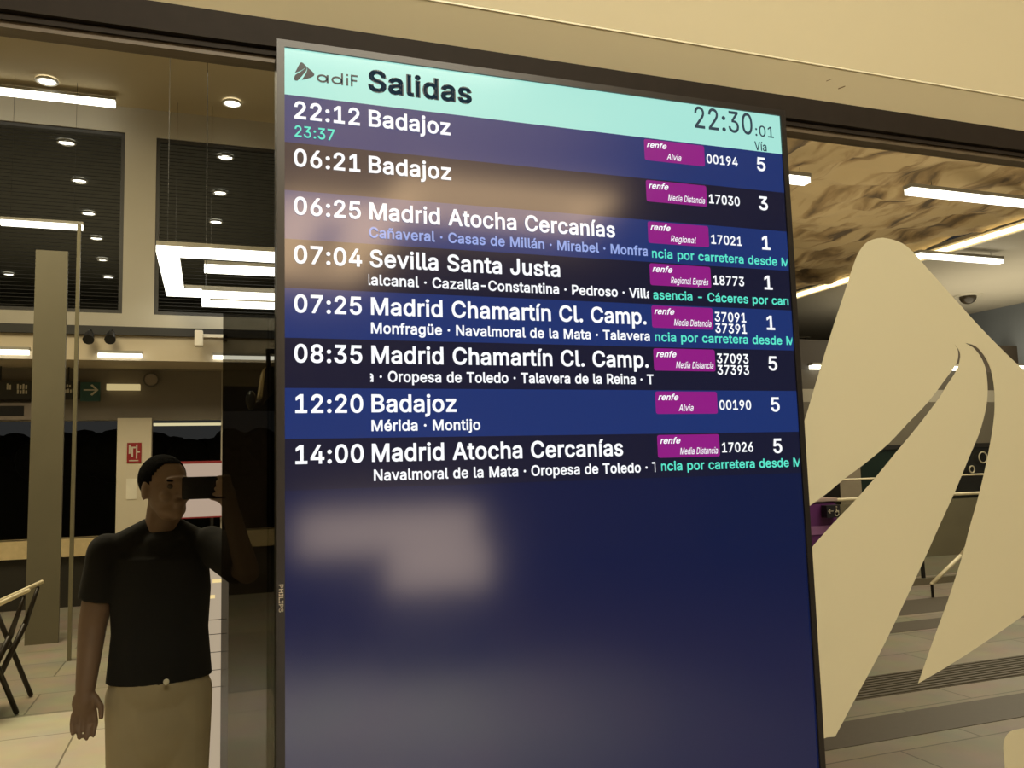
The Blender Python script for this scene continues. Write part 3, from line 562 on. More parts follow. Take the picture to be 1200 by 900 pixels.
screen = dpart(MB().box((x0+bz, YS, z0+bz), (x1-bz, YS+.011, z1-bz)), 'screen_panel', PAN)
screen.matrix_parent_inverse = Matrix.Translation(-V(disp.location))
def spart(mb, name, m):
    o = mb.build(name, m); o.parent = screen
    o.matrix_parent_inverse = Matrix(); return o
HB = TZ-.0876; RH = .07671
def quad(mb, xa, xb, za, zb, y): mb.poly([(xa, y, za), (xb, y, za), (xb, y, zb), (xa, y, zb)])
xl, xr = x0+bz, x1-bz
mb = MB(); quad(mb, xl, xr, HB, z1-bz, YS-.0004); spart(mb, 'header_bar', HEAD)
def ph(px, py, h): return sp(px, py-h).z-sp(px, py).z
yT = YS-.0016
mb = MB()
a, b = sp(431, 107), sp(553, 121)
put_text(mb, 'Salidas', a.x, b.x, (a.z+b.z)/2, ph(440, 107, 25), yT, .030)
mb.mi = 0
ref = V(((EMB[0].x), 0, at(1020, 580, 0).z)); k = ph(355, 90, 22)/(at(1030, 280, 0).z-at(970, 862, 0).z)
ex = sp(344.5, 85); emx = min(p.x for p in EMB)
emblem(mb, ex.x+(ref.x-emx)*k, (sp(356, 75).z+sp(356, 97).z)/2, k, yT, ref)
# the four rounded letters beside it
a, b = sp(371, 97.5), sp(419, 101.5); zb_ = (a.z+b.z)/2; Lw = b.x-a.x; xh = ph(380, 97, 9.5); s_ = .0026
def stroke_o(cx, cz, rx, rz):
    N = 28; T = .0031
    for i in range(N):
        t, u = 2*math.pi*i/N, 2*math.pi*(i+1)/N
        mb.poly([(cx+rx*math.cos(t), yT, cz+rz*math.sin(t)), (cx+rx*math.cos(u), yT, cz+rz*math.sin(u)), (cx+(rx-T)*math.cos(u), yT, cz+(rz-T)*math.sin(u)), (cx+(rx-T)*math.cos(t), yT, cz+(rz-T)*math.sin(t))])
rx = Lw*.135
stroke_o(a.x+rx, zb_+xh/2, rx, xh/2); quad(mb, a.x+2*rx-.002, a.x+2*rx+.001, zb_, zb_+xh, yT)
dx = a.x+Lw*.355
stroke_o(dx+rx, zb_+xh/2, rx, xh/2); quad(mb, dx+2*rx-.002, dx+2*rx+.001, zb_, zb_+xh*1.45, yT)
ix = a.x+Lw*.72; quad(mb, ix, ix+.003, zb_, zb_+xh, yT); quad(mb, ix, ix+.003, zb_+xh*1.2, zb_+xh*1.45, yT)
fx = a.x+Lw*.83; quad(mb, fx, fx+.003, zb_, zb_+xh*1.3, yT); quad(mb, fx, b.x, zb_+xh*1.22, zb_+xh*1.45, yT); quad(mb, fx, b.x-.001, zb_+xh*.62, zb_+xh*.85, yT)
spart(mb, 'header_lettering', TXD)
mb = MB(); a, b = sp(813.9, 150), sp(881.3, 158); put_digits(mb, '22:30', a.x-.004, b.x+.004, (a.z+b.z)/2, ph(850, 153, 24.5), yT, .006)
a2, b2 = sp(884.5, 159.5), sp(906.5, 161.8); put_digits(mb, ':01', a2.x-.002, b2.x+.002, (a2.z+b2.z)/2, ph(895, 160, 12.5), yT, .006)
a, b = sp(884, 176), sp(898, 177.5); put_text(mb, 'Vía', a.x, b.x, (a.z+b.z)/2, ph(890, 176, 10), yT, .014)
spart(mb, 'clock_lettering', TXG)

capT, capD, capS = ph(345, 483, 21.5), ph(436, 482.5, 20.5), ph(436, 504.8, 12.8)
capN, capV, capX = ph(860, 477, 11), ph(908, 480, 16.5), ph(850, 548, 10.5)
zrow = lambda i: HB-RH*i
# offsets inside a row, read off the 12:20 row
oT = zrow(6)-sp(385, 483.3).z; oD = zrow(6)-sp(485, 482.4).z; oS = zrow(6)-sp(500, 504.2).z
oN = zrow(6)-sp(862, 480).z; oV = zrow(6)-sp(908, 482).z
bx0, bx1 = (sp(767.3, 470).x+sp(755.5, 177).x)/2, (sp(840, 470).x+sp(825.5, 183).x)/2
ob0, ob1 = zrow(6)-sp(803, 458.9).z, zrow(6)-sp(803, 485).z
tx0, tx1 = sp(345.5, 483).x, sp(424.8, 483).x
nx0, nx1 = sp(842.6, 480).x, sp(880, 480).x
vx = sp(908, 475).x
rows = [
 ('22:12', 'Badajoz', (432, 527.5, 153), None, 'Alvia', .30, ['00194'], '5', None),
 ('06:21', 'Badajoz', (432, 528.5, 207), None, 'Media Distancia', .30, ['17030'], '3', None),
 ('06:25', 'Madrid Atocha Cercanías', (433, 720, 268), ('Cañaveral · Casas de Millán · Mirabel · Monfra', 432.5, 758.5, 290, 0, 1), 'Regional', .33, ['17021'], '1', ('ncia por carretera desde M', 763.5, 922, 307)),
 ('07:04', 'Sevilla Santa Justa', (433.3, 656, 320), ('lalcanal · Cazalla-Constantina · Pedroso · Villa', 430.5, 763.5, 343, 1, 0), 'Regional Exprés', .33, ['18773'], '1', ('asencia - Cáceres por carr', 765, 923.5, 354)),
 ('07:25', 'Madrid Chamartín Cl. Camp.', (434.7, 757, 375), ('Monfragüe · Navalmoral de la Mata · Talavera', 434.7, 761, 396, 0, 0), 'Media Distancia', .33, ['37091', '37391'], '1', ('ncia por carretera desde M', 767.2, 928, 402)),
 ('08:35', 'Madrid Chamartín Cl. Camp.', (435.2, 759.5, 429), ('a · Oropesa de Toledo · Talavera de la Reina · T', 429.5, 765.5, 449, 1, 0), 'Media Distancia', .33, ['37093', '37393'], '5', None),
 ('12:20', 'Badajoz', (435.2, 534.7, 482), ('Mérida · Montijo', 435.2, 562.7, 504, 0, 0), 'Alvia', .33, ['00190'], '5', None),
 ('14:00', 'Madrid Atocha Cercanías', (435.7, 730, 537), ('Navalmoral de la Mata · Oropesa de Toledo · T', 437.9, 772, 558, 0, 2), 'Media Distancia', .33, ['17026'], '5', ('ncia por carretera desde M', 774, 936.5, 549)),
]
for i, (tm, dest, dp, sub, svc, _q, nums, via, scroll) in enumerate(rows):
    zt_ = zrow(i)
    mb = MB(); quad(mb, xl, xr, zt_-RH, zt_, YS-.0004); spart(mb, 'departure_row', ROWA if i % 2 == 0 else ROWB)
    mb = MB(); put_digits(mb, tm, tx0-.003, tx1+.003, zt_-oT, capT, yT, .018); spart(mb, 'departure_time', TXW)
    mb = MB(); put_text(mb, dest, sp(dp[0], dp[2]).x, sp(dp[1], dp[2]).x, zt_-oD, capD, yT, .018); spart(mb, 'destination', TXW)
    if sub:
        s, pa, pb, py, cl, cr_ = sub
        xa, xb = sp(pa, py).x, sp(pb, py).x
        clip = (sp(431.8, py).x if cl else xa-1, sp(768, py).x if cr_ == 2 else xb+1 if cr_ == 0 else xb-.0008)
        if s.startswith('lalc'): clip = (clip[0], sp(760, py).x)
        if s.startswith('a ·'): clip = (sp(433.8, py).x, clip[1])
        mb = MB(); put_text(mb, s, xa, xb, zt_-oS, capS, yT, .018, clip=clip); spart(mb, 'calling_points', TXL if i == 2 else TXW)
    if len(nums) == 1:
        mb = MB(); put_digits(mb, nums[0], nx0-.001, nx1+.001, zt_-oN, capN, yT, .016); spart(mb, 'train_number', TXW)
    else:
        for nn, dz in zip(nums, (.0086, -.0125)):
            mb = MB(); put_digits(mb, nn, nx0-.001, nx1+.001, zt_-oN+dz, capN, yT, .016); spart(mb, 'train_number', TXW)
    mb = MB(); put_digits(mb, via, vx-.0125, vx+.0125, zt_-oV, capV, yT, .016); spart(mb, 'platform_number', TXW)
    if i == 0:
        mb = MB(); a, b = sp(344.5, 162), sp(392.5, 162); put_digits(mb, '23:37', a.x-.001, b.x+.001, sp(368, 162.5).z, ph(350, 160, 13), yT, .012); spart(mb, 'delayed_time', TXT)
    if scroll:
        s, pa, pb, py = scroll; xa, xb = sp(pa, py).x, sp(pb, py).x
        mb = MB(); put_text(mb, s, xa, xb+.004, sp((pa+pb)/2, py).z, capX, yT, .015, clip=(xa+.001, xb)); spart(mb, 'scrolling_notice', TXT)
    mb = MB(); mb.mi = 0
    za, zb2 = zt_-ob1, zt_-ob0; hb = zb2-za
    mb.poly(rrect(bx0, bx1, za, zb2, .004, YS-.0008)); mb.mi = 1
    put_text(mb, 'renfe', bx0+.005, bx0+.046, za+hb*.62, hb*.27, yT, .018, .3)
    wv = {'Alvia': (.36, .60), 'Regional': (.36, .78), 'Regional Exprés': (.33, .95), 'Media Distancia': (.35, .965)}[svc]
    put_text(mb, svc, bx0+wv[0]*(bx1-bx0), bx0+wv[1]*(bx1-bx0), za+hb*.13, hb*.29, yT, .006, .25)
    spart(mb, 'service_badge', [BDG, TXW])
# maker's lettering turned down the left edge of the frame
vs, fs = glyphs('PHILIPS', .02); a, b = min(v.x for v in vs), max(v.x for v in vs); kk = .0062/cap_h(.02)
za, zb2 = at(328, 684.5, YS).z, at(328, 717, YS).z
mb = MB(); mb.mi = 0
add_flat(mb, [V((x0+.0030+v.y*kk, YS-.0046, za+(v.x-a)/(b-a)*(zb2-za))) for v in vs], fs)
dpart(mb, 'frame_lettering', mat('letter_silver', (225, 215, 195), .4))

# ------------------------------------------------------------------ lamps of the left hall
def lampbar(p, q, wd, ht, label, group=None, name='strip_light', lampm=None, drop=0):
    """a straight luminaire between two points with a housing above the diffuser and end caps"""
    p, q = V(p), V(q); root = empty(name, label, 'light', p, group)
    L = (q-p).length; d = (q-p)/L; rot = Matrix.Translation(p) @ d.to_track_quat('X', 'Z').to_matrix().to_4x4()
    def bx(a, b): return MB().box(a, b, rot)
    child_at(bx((.01, -wd/2, -ht/2), (L-.01, wd/2, ht/2)).build('diffuser', lampm or LAMP), root)
    child_at(bx((0, -wd/2-.005, ht/2), (L, wd/2+.005, ht/2+.035)).build('housing', mat('lamp_housing', (150, 145, 130), .5)), root)
    if drop:
        for t in (.12, .88): c = p+d*L*t; child_at(MB().tube(c+V((0, 0, ht/2+.03)), c+V((0, 0, drop)), .0025, n=6).build('suspension_wire', BLACK), root)
    return root
def bar_px(a, b, Y, wd, ht, label, **k):
    p, q = at(*a, Y), at(*b, Y); z = (p.z+q.z)/2; return lampbar((p.x, Y, z), (q.x, Y, z), wd, ht, label, **k)
CB = HZ-.14
yy = atz(136, 122, CB).y
xe = atz(136, 122, CB).x
lampbar((-4.6, yy, CB), (xe, yy, CB), .12, .06, 'long bright strip light on the cream ceiling, top left of the glass', name='ceiling_strip_light')
def downlight(px, py, label, r=.125):  # reflected ceiling lights, built as solid fittings behind the glass
    p = atz(px, py, HZ-.03); root = empty('downlight', label, 'downlight', (p.x, p.y, HZ-.03), 'round downlights reflected in the left pane')  # stands in for a reflected downlight
    child_at(MB().tube((p.x, p.y, HZ-.035), (p.x, p.y, HZ-.012), r*.86, n=20).build('lens', LAMP), root)
    mb = MB(); mb.ring((p.x, p.y, HZ-.03), r*.95, .018, 'Z', 20); child_at(mb.build('trim_ring', mat('lamp_ring', (220, 215, 200), .4)), root)
where = ['on the cream ceiling above the long strip light', 'highest of the left column of lights inside the left dark window', 'second of the left column of lights inside the left dark window',
         'third of the left column of lights inside the left dark window', 'fourth of the left column of lights inside the left dark window', 'fifth of the left column of lights inside the left dark window', 'lowest of the left column of lights inside the left dark window']
for (px, py), wh in zip(((55, 95), (78, 167), (93, 212), (104, 250), (113, 279), (120, 304), (127, 325)), where): downlight(px, py, 'reflected round white downlight, '+wh)
downlight(10, 321, 'reflected round white downlight alone at the left edge of the left dark window')
for (px, py), wh in zip(((272, 121), (264, 184), (258, 226), (253, 260)), ('on the cream ceiling left of the screen corner', 'highest of three inside the dark window beside the screen', 'middle of three inside the dark window beside the screen', 'lowest of three, just above the glowing rings')): downlight(px, py, 'reflected round white downlight, '+wh)
bar_px((0, 262), (98, 265.5), 10.2, .06, .065, 'thin strip light crossing the left dark window, below the long ceiling strip', name='pendant_strip_light', drop=HZ-at(50, 264, 10.2).z)
fy = BY-.06
bar_px((-30, 411.5), (35, 413.5), fy, .08, .05, 'short strip light on the cream bulkhead, at the left edge of the glass', group='strip lights along the bulkhead')
bar_px((114, 416), (167, 417.5), fy, .08, .045, 'short strip light on the cream bulkhead, middle one of its row', group='strip lights along the bulkhead')
bar_px((249, 419), (322, 419.5), fy, .08, .04, 'short strip light on the cream bulkhead, beside the frame of the screen', group='strip lights along the bulkhead')
def ring_lamp(a, b, xr_, z, wd, label, ceil=HZ, group='reflected square glowing ring lamps'):  # reflected ring lamps, built as solid rings behind the glass
    """rectangular glowing ring: near-left corner pixel a, far-left corner pixel b"""
    ceil -= .004; p, q = atz(*a, z), atz(*b, z); q.y = min(q.y, WY-.2); xl_ = (p.x+q.x)/2; y0_, y1_ = p.y, q.y
    root = empty('ring_lamp', label, 'light', (xl_, y0_, z), group)  # stands in for a reflected ring lamp
    mb = MB(); h = .07
    mb.box((xl_, y0_, z-h), (xr_, y0_+wd, z)); mb.box((xl_, y1_-wd, z-h), (xr_, y1_, z)); mb.box((xl_, y0_+wd, z-h), (xl_+wd, y1_-wd, z)); mb.box((xr_-wd, y0_+wd, z-h), (xr_, y1_-wd, z))
    child_at(mb.build('diffuser', LAMP), root)
    mb = MB(); h2 = .05
    mb.box((xl_, y0_, z), (xr_, y0_+wd, z+h2)); mb.box((xl_, y1_-wd, z), (xr_, y1_, z+h2)); mb.box((xl_, y0_+wd, z), (xl_+wd, y1_-wd, z+h2)); mb.box((xr_-wd, y0_+wd, z), (xr_, y1_-wd, z+h2))
    child_at(mb.build('housing', mat('lamp_housing', (150, 145, 130), .5)), root)
    for x_, y_ in ((xl_+wd/2, y0_+wd/2), (xr_-wd/2, y0_+wd/2), (xl_+wd/2, y1_-wd/2), (xr_-wd/2, y1_-wd/2)): child_at(MB().tube((x_, y_, z+h2), (x_, y_, ceil), .0025, n=6).build('suspension_wire', BLACK), root)
    return xl_, y0_, y1_
ring_lamp((181, 287), (197, 341), 1.9, 4.1, .22, 'largest reflected glowing square ring lamp, left of the screen')
ring_lamp((236, 309), (243, 331), 1.7, 4.45, .17, 'middle reflected glowing ring lamp, its corner inside the largest ring')
ring_lamp((234, 340), (239, 353), 1.7, 3.75, .09, 'lowest and narrowest reflected glowing ring lamp, just under the largest ring')

# ------------------------------------------------------------------ fittings of the left hall
# two small black spotlights and a white box fixed to the dark beam
def spot(px, label):
    p = at(px, 392, BY-.12); root = empty('spotlight', label, 'spotlight', p, 'small spotlights under the dark beam')
    child_at(MB().tube(p+V((0, .06, .06)), p+V((0, 0, 0)), .02, n=10).build('bracket', BLACK), root)
    child_at(MB().tube(p, p+V((0, -.1, -.08)), .05, .065, n=16).build('lamp_head', BLACK), root)
spot(105, 'small black spotlight on the dark beam, left one of two'); spot(130, 'small black spotlight on the dark beam, right one of two')
p = at(233, 397, BY-.2); root = empty('wall_speaker', 'small white box on an arm below the dark beam, left of the screen', 'speaker', p)
child_at(MB().box(p+V((-.05, -.07, -.1)), p+V((.05, .07, .1))).build('box', mat('white_box', (225, 215, 195), .5), bevel=.008), root)
child_at(MB().box(p+V((.05, -.02, .02)), p+V((.34, .02, .06))).build('arm', mat('white_box', (225, 215, 195), .5)), root)
child_at(MB().box(p+V((.30, -.02, .0)), p+V((.34, .2, .08))).build('wall_bracket', BLACK), root)
# sign board over the left opening
sy_ = WY-.15
def sx(px, py): return at(px, py, sy_)
root = empty('hanging_sign', 'dark direction sign board with white lettering and a green arrow panel', 'sign', sx(60, 460))
a, b = sx(-40, 444), sx(93, 468); c = sx(117, 470)
child_at(MB().box((a.x, sy_, b.z), (b.x, sy_+.05, a.z-.02)).build('board', mat('sign_board', (44, 42, 36), .5)), root)
child_at(MB().box((b.x+.01, sy_, c.z), (c.x, sy_+.05, a.z-.03)).build('arrow_panel', mat('sign_green', (38, 76, 70), .5)), root)
wh = mat('sign_white', (206, 198, 176), .6)
mb = MB(); m_ = sx(107, 457); y_ = sy_-.004
mb.box((m_.x-.09, y_, m_.z-.008), (m_.x+.07, y_+.004, m_.z+.008))
for s in (1, -1): mb.prism([(m_.x+.085, y_, m_.z), (m_.x+.01, y_, m_.z+s*.075), (m_.x-.012, y_, m_.z+s*.06), (m_.x+.055, y_, m_.z)], (0, .004, 0))
child_at(mb.build('arrow', wh), root)
for (pa, pb, py, h) in ((8, 14, 453, 7), (20, 33, 453, 6), (20, 33, 459, 5), (51, 70, 452, 6), (57, 70, 462, 4), (73, 88, 458, 5), (78, 84, 452, 3)):
    p, q = sx(pa, py-h/2), sx(pb, py+h/2); n_ = max(2, int((pb-pa)/3)); w_ = (q.x-p.x)/n_; mb = MB()
    for k_ in range(n_): mb.box((p.x+w_*k_, y_, q.z), (p.x+w_*(k_+.62), y_+.004, p.z-(k_ % 2)*.2*(p.z-q.z)))
    child_at(mb.build('text_line', wh), root)

for px in (0, 80): q = sx(px, 446); child_at(MB().tube((q.x, sy_+.025, a.z-.02), (q.x, sy_+.025, bz0), .01, n=8).build('hanger', BLACK), root)
# dark box cabinet at the left edge, under the sign board
p, q = at(-30, 472, WY-.2), at(46, 492, WY-.2); r_ = at(28, 488, WY-.2)
root = empty('wall_cabinet', 'grey wall box with a dark window, under the sign board', 'box', p)
child_at(MB().box((p.x, WY-.2, q.z), (q.x, WY-.02, p.z)).build('body', mat('box_grey', (128, 116, 104), .6), bevel=.006), root)
child_at(MB().box((p.x+.05, WY-.206, q.z+.05), (r_.x, WY-.199, p.z-.04)).build('dark_window', BLACK), root)
# lit shelf box and round disc
p, q = at(125, 450, WY-.1), at(164, 457, WY-.1)
tag(MB().box((p.x, WY-.12, q.z), (q.x, WY-.02, p.z)).build('light_box', glow('lit_cream', (232, 208, 150), .7)), 'small lit cream bar on the grey wall above the white pillar', 'light')
p = at(177, 445, WY-.08); root = empty('wall_clock', 'round grey disc on the wall, right of the lit cream bar', 'clock', p)
child_at(MB().tube(p+V((0, .06, 0)), p, .09, n=28).build('face', mat('disc_grey', (140, 128, 116), .5)), root)
mb = MB(); mb.ring(p, .09, .012, 'Y', 28); child_at(mb.build('rim', mat('rim_grey', (84, 78, 70), .4)), root)
# red pictogram sign and white notice on the pillar
py_ = WY-.075
p, q = at(149, 519, py_), at(165.5, 542, py_); W_ = q.x-p.x; H_ = p.z-q.z
root = empty('safety_sign', 'small red sign with white symbols on the white pillar', 'sign', ((p.x+q.x)/2, py_, q.z))
child_at(MB().box((p.x, py_, q.z), (q.x, py_+.015, p.z)).build('plate', mat('sign_red', (150, 30, 32), .5)), root)
mb = MB(); y_ = py_-.003
def sb(a0, a1, b0, b1): mb.box((p.x+W_*a0, y_, q.z+H_*b0), (p.x+W_*a1, y_+.003, q.z+H_*b1))
sb(.12, .24, .45, .9); sb(.3, .42, .3, .8); sb(.42, .6, .72, .8); sb(.62, .72, .2, .9); sb(.72, .9, .5, .58); sb(.15, .8, .08, .13)
child_at(mb.build('symbols', wh), root)
p, q = at(148, 561, py_), at(160, 585, py_)
tag(MB().box((p.x, py_+.006, q.z), (q.x, py_+.015, p.z)).build('notice', mat('paper_white', (238, 230, 208), .7)), 'blank white notice sheet below the red sign on the pillar', 'notice')
# white poster panel with red borders
p, q = at(196, 541, WY-.08), at(259.5, 606, WY-.08)
root = empty('poster_panel', 'wide white panel with red edges behind the head of the person', 'poster', ((p.x+q.x)/2, WY-.08, q.z))
child_at(MB().box((p.x, WY-.08, q.z), (q.x, WY-.05, p.z)).build('board', glow('poster_glow_white', (226, 198, 176), .62)), root)  # board brightness comes from its own added glow, no lamp
t = .035
for za_, zb_3 in ((p.z-t, p.z), (q.z, q.z+t*.5)): child_at(MB().box((p.x, WY-.085, za_), (q.x, WY-.079, zb_3)).build('red_border', mat('border_red', (150, 40, 44), .6)), root)
for xx in (p.x+.1, q.x-.14): child_at(MB().box((xx, WY-.1, .86), (xx+.04, WY-.05, q.z)).build('leg', BLACK), root)
# hanging monitor seen edge-on with a round camera, left of the screen frame
MY = 6.2
a, b = at(306, 428, MY), at(323, 474, MY)
root = empty('hanging_monitor', 'black hanging monitor with a small round camera, left of the screen frame', 'monitor', (a.x, MY, b.z))
ca = at(322, 430, MY)
child_at(MB().prism([(at(311, 430, MY).x, MY, at(311, 430, MY).z), (ca.x, MY, ca.z), (at(322, 458, MY).x, MY, at(322, 458, MY).z), (at(306, 474, MY).x, MY, at(306, 474, MY).z)], (0, .5, 0)).build('casing', BLACK), root)
child_at(MB().prism([(at(311, 430, MY).x, MY-.01, at(311, 430, MY).z), (at(308.5, 430, MY).x, MY-.01, at(308, 433, MY).z), (at(304, 462, MY).x, MY-.01, at(304, 462, MY).z), (at(307, 466, MY).x, MY-.01, at(307, 466, MY).z)], (0, .45, 0)).build('pale_edge', mat('pale_edge', (238, 214, 160), .4)), root)
rz_ = at(316, 408, MY).z; rx_ = at(316, 430, MY).x
child_at(MB().tube((rx_, MY+.2, a.z-.01), (rx_, MY+.2, rz_), .02, n=10).build('rod', BLACK), root)
child_at(MB().tube((rx_-.02, MY+.2, rz_), (2.0, MY+.2, rz_), .025, n=10).build('wall_arm', BLACK), root)
p = at(294, 469, MY)
shell = mat('camera_shell', (60, 62, 62), .12, metal=.4)
child_at(MB().ell(p, (.045, .06, .085)).build('camera_shell', shell, smooth=True), root)
child_at(MB().tube(p+V((0, .03, -.06)), at(308, 470, MY)+V((0, .1, 0)), .03, n=12).build('camera_arm', BLACK), root)
# folding chair at the lower left corner
chy = 5.2
black_tube = mat('chair_metal', (44, 38, 30), .35, metal=.3)
root = empty('folding_chair', 'folding chair with crossed dark legs and a pale armrest, bottom left corner', 'chair', atz(5, 838, 0))
a, b = at(-40, 726, chy), at(33, 692, chy)
for dy in (0, .5):
    child_at(MB().cap(V((a.x, chy+dy, a.z)), V((b.x, chy+dy, b.z)), .018, .014).build('armrest', mat('armrest_pale', (226, 214, 180), .4), smooth=True), root)
    foot = atz(19, 838, 0); top = at(-50, 700, chy)
    child_at(MB().cap((top.x, foot.y+dy, top.z), (foot.x, foot.y+dy, .02), .018, .018).build('leg', black_tube, smooth=True), root)
    t2 = at(28, 696, chy)
    child_at(MB().cap((t2.x, chy+dy, t2.z-.02), (at(12, 745, chy).x, chy+dy, at(12, 745, chy).z), .012, .02).build('leg', black_tube, smooth=True), root)
    child_at(MB().cap((at(12, 745, chy).x, chy+dy, at(12, 745, chy).z), (at(-40, 840, chy).x, chy+dy, .02), .02, .02).build('leg', black_tube, smooth=True), root)
s0 = at(-120, 775, chy); s1 = at(-6, 772, chy)
child_at(MB().box((s0.x, chy+.01, s1.z-.02), (s1.x, chy+.49, s1.z+.02)).build('seat', mat('chair_fabric', (52, 46, 36), .9), bevel=.01), root)
# tall white glossy panel seen beside the arm of the person
ky = 3.0
p, q = at(234, 655, ky), at(268, 655, ky)
root = empty('white_stand', 'bright white stand with dark joints, between the person and the dark glass', 'stand', ((p.x+q.x)/2, ky, 0))
wg = glow('stand_glow_white', (226, 204, 176), .62, .3, .4)  # glow put into the panels to brighten them, no lamp inside
zt2 = at(250, 664, ky).z
zs_ = [at(250, y, ky).z for y in (727, 744, 765, 786, 806)]
edges = [zt2]+zs_+[0]
for i in range(len(edges)-1):
    child_at(MB().box((p.x, ky, edges[i+1]+(.004 if i < len(edges)-2 else .0)), (q.x, ky+.3, edges[i])).build('panel', wg), root)
child_at(MB().box((p.x+.006, ky+.006, 0), (q.x-.006, ky+.294, zt2-.004)).build('core', BLACK), root)
for (y0_, xa_, xb_) in ((681, 249, 260), (700, 238, 252)):
    a, b = at(xa_, y0_, ky), at(xb_, y0_, ky)
    child_at(MB().box((a.x, ky-.006, a.z-.008), (b.x, ky, a.z+.008)).build('glint_strip', glow('glint_warm', (255, 226, 160), 1.0)), root)  # lamp reflections on the panel, drawn as glowing strips

# ------------------------------------------------------------------ lamps and fittings of the right hall
CR = RZ-.13
def rbar(a, b, label):
    p, q = atz(*a, CR), atz(*b, CR); y = (p.y+q.y)/2
    lampbar((p.x, y, CR), (q.x, y, CR), .09, .05, label, group='strip lights under the rock ceiling', name='ceiling_strip_light', drop=.12)
rbar((870, 205), (948, 212), 'strip light under the rock ceiling, its end beside the screen')
rbar((1058, 226), (1290, 246), 'long bright strip light under the rock ceiling, above the emblem')
rbar((1072, 300), (1176, 306), 'strip light on the grey ceiling, touching the right shoulder of the emblem')
root = empty('cove_light', 'long slanting line of light along the edge of the rock ceiling', 'light', (LX, 8, RZ))
child_at(MB().box((LX-.03, .3, RZ-.03), (LX+.01, 14.6, RZ+.02)).build('diffuser', glow('cove_warm', (255, 232, 180), 4)), root)
child_at(MB().box((LX+.01, .3, RZ-.05), (LX+.05, 14.6, RZ+.06)).build('channel', mat('channel', (210, 200, 175), .5)), root)
def dome(p, label, r):
    root = empty('ceiling_speaker', label, 'speaker', p)
    mb = MB(); mb.tube(p, p+V((0, 0, -.02)), r*1.7, r*1.6, n=24); child_at(mb.build('flange', mat('flange', (196, 188, 168), .5)), root)
    child_at(MB().ell(p+V((0, 0, -.03)), (r, r, r*.9)).build('dome', mat('dome_dark', (62, 54, 42), .2), smooth=True), root)
dome(atz(1134, 346, RZ), 'round dark dome on the grey ceiling, right of the emblem top', .13)
dome(atz(938, 396, RZ), 'small dark dome on the ceiling beside the screen edge', .12)
sy2 = SY-.05
for (a, b, lb) in (((950, 430), (969, 431), 'short strip light on the brown beam between screen and emblem'), ((1108, 431.5), (1122, 432), 'short strip light seen through the upper tip of the left slit'), ((1189, 431), (1230, 431.5), 'short strip light on the brown beam at the right edge of the photo')):
    bar_px(a, b, sy2, .1, .06, lb, group='strip lights on the brown beam')
# glass balustrade with two rails
gy = 7.0
root = empty('balustrade', 'glass balustrade with two pale rails, seen through the slits of the emblem', 'railing', (9, gy, 0))
rail = mat('rail_pale', (240, 228, 190), .35)
z_a, z_b = at(1120, 557, gy).z, at(1120, 579, gy).z
child_at(MB().tube((5.5, gy, z_a), (12.9, gy, z_a), .012, n=10).build('top_rail', rail), root)
child_at(MB().tube((5.5, gy, z_b), (12.9, gy, z_b), .02, n=10).build('lower_rail', rail), root)
child_at(MB().box((5.5, gy+.02, .1), (12.9, gy+.03, z_b)).build('glass_panel', clear('glass_rail', (.86, .87, .84))), root)
for px in (1083, 952, 1180):
    x_ = at(px, 683, gy).x; child_at(MB().box((x_-.02, gy-.01, 0), (x_+.02, gy+.02, z_a)).build('post', BLACK), root)
child_at(MB().box((5.5, gy-.03, 0), (12.9, gy+.06, .08)).build('kerb', mat('kerb', (120, 112, 92), .6)), root)
# slanting stair handrail
a, b = atz(1092, 684, .02), at(1126, 651, 6.2)
root = empty('handrail', 'pale slanting handrail rising from the floor inside the right slit', 'railing', a)
a2 = at(1092, 684, 6.2)
child_at(MB().cap(a2, b, .022, .022).build('rail', rail, smooth=True), root)
child_at(MB().tube(a2, (a2.x, a2.y, 0), .016, n=10).build('post', BLACK), root)
child_at(MB().tube(b+V((.3, 0, .26)), (b.x+.3, b.y, 0), .016, n=10).build('post', BLACK), root)
child_at(MB().cap(b, b+V((.3, 0, .26)), .022, .022).build('rail', rail, smooth=True), root)
# purple ticket machine
my = 6.0
p, q = at(930, 590, my), at(984, 640, my)
root = empty('ticket_machine', 'purple and pale upright machine behind the emblem, beside the screen edge', 'machine', ((p.x+q.x)/2, my, 0))
pur = mat('machine_purple', (104, 52, 112), .4)
child_at(MB().box((p.x, my, 0), (q.x, my+.6, p.z)).build('body', pur, bevel=.02), root)
child_at(MB().box((p.x+.02, my-.012, p.z-.34), (q.x-.05, my, p.z-.25)).build('pale_stripe', mat('stripe_pale', (158, 110, 160), .4)), root)
child_at(MB().box((p.x-.01, my-.01, p.z), (q.x+.01, my+.61, p.z+.04)).build('top_cap', mat('cap_pale', (190, 168, 160), .4), bevel=.008), root)
# accessible route sign
ay = 5.9
p, q = at(968.5, 592.5, ay), at(985, 606, ay)
root = empty('access_sign', 'small dark sign with white arrow and wheelchair symbol on the purple machine', 'sign', ((p.x+q.x)/2, ay, q.z))
child_at(MB().box((p.x, ay, q.z), (q.x, ay+.085, p.z)).build('plate', mat('plate_dark', (34, 32, 40), .5)), root)
mb = MB(); W_, H_ = q.x-p.x, p.z-q.z; y_ = ay-.004
def sb(a0, a1, b0, b1): mb.box((p.x+W_*a0, y_, q.z+H_*b0), (p.x+W_*a1, y_+.004, q.z+H_*b1))
sb(.1, .48, .5, .56)
for s in (1, -1): mb.prism([(p.x+W_*.08, y_, q.z+H_*.53), (p.x+W_*.22, y_, q.z+H_*(.53+s*.18)), (p.x+W_*.28, y_, q.z+H_*(.53+s*.14)), (p.x+W_*.16, y_, q.z+H_*.53)], (0, .004, 0))
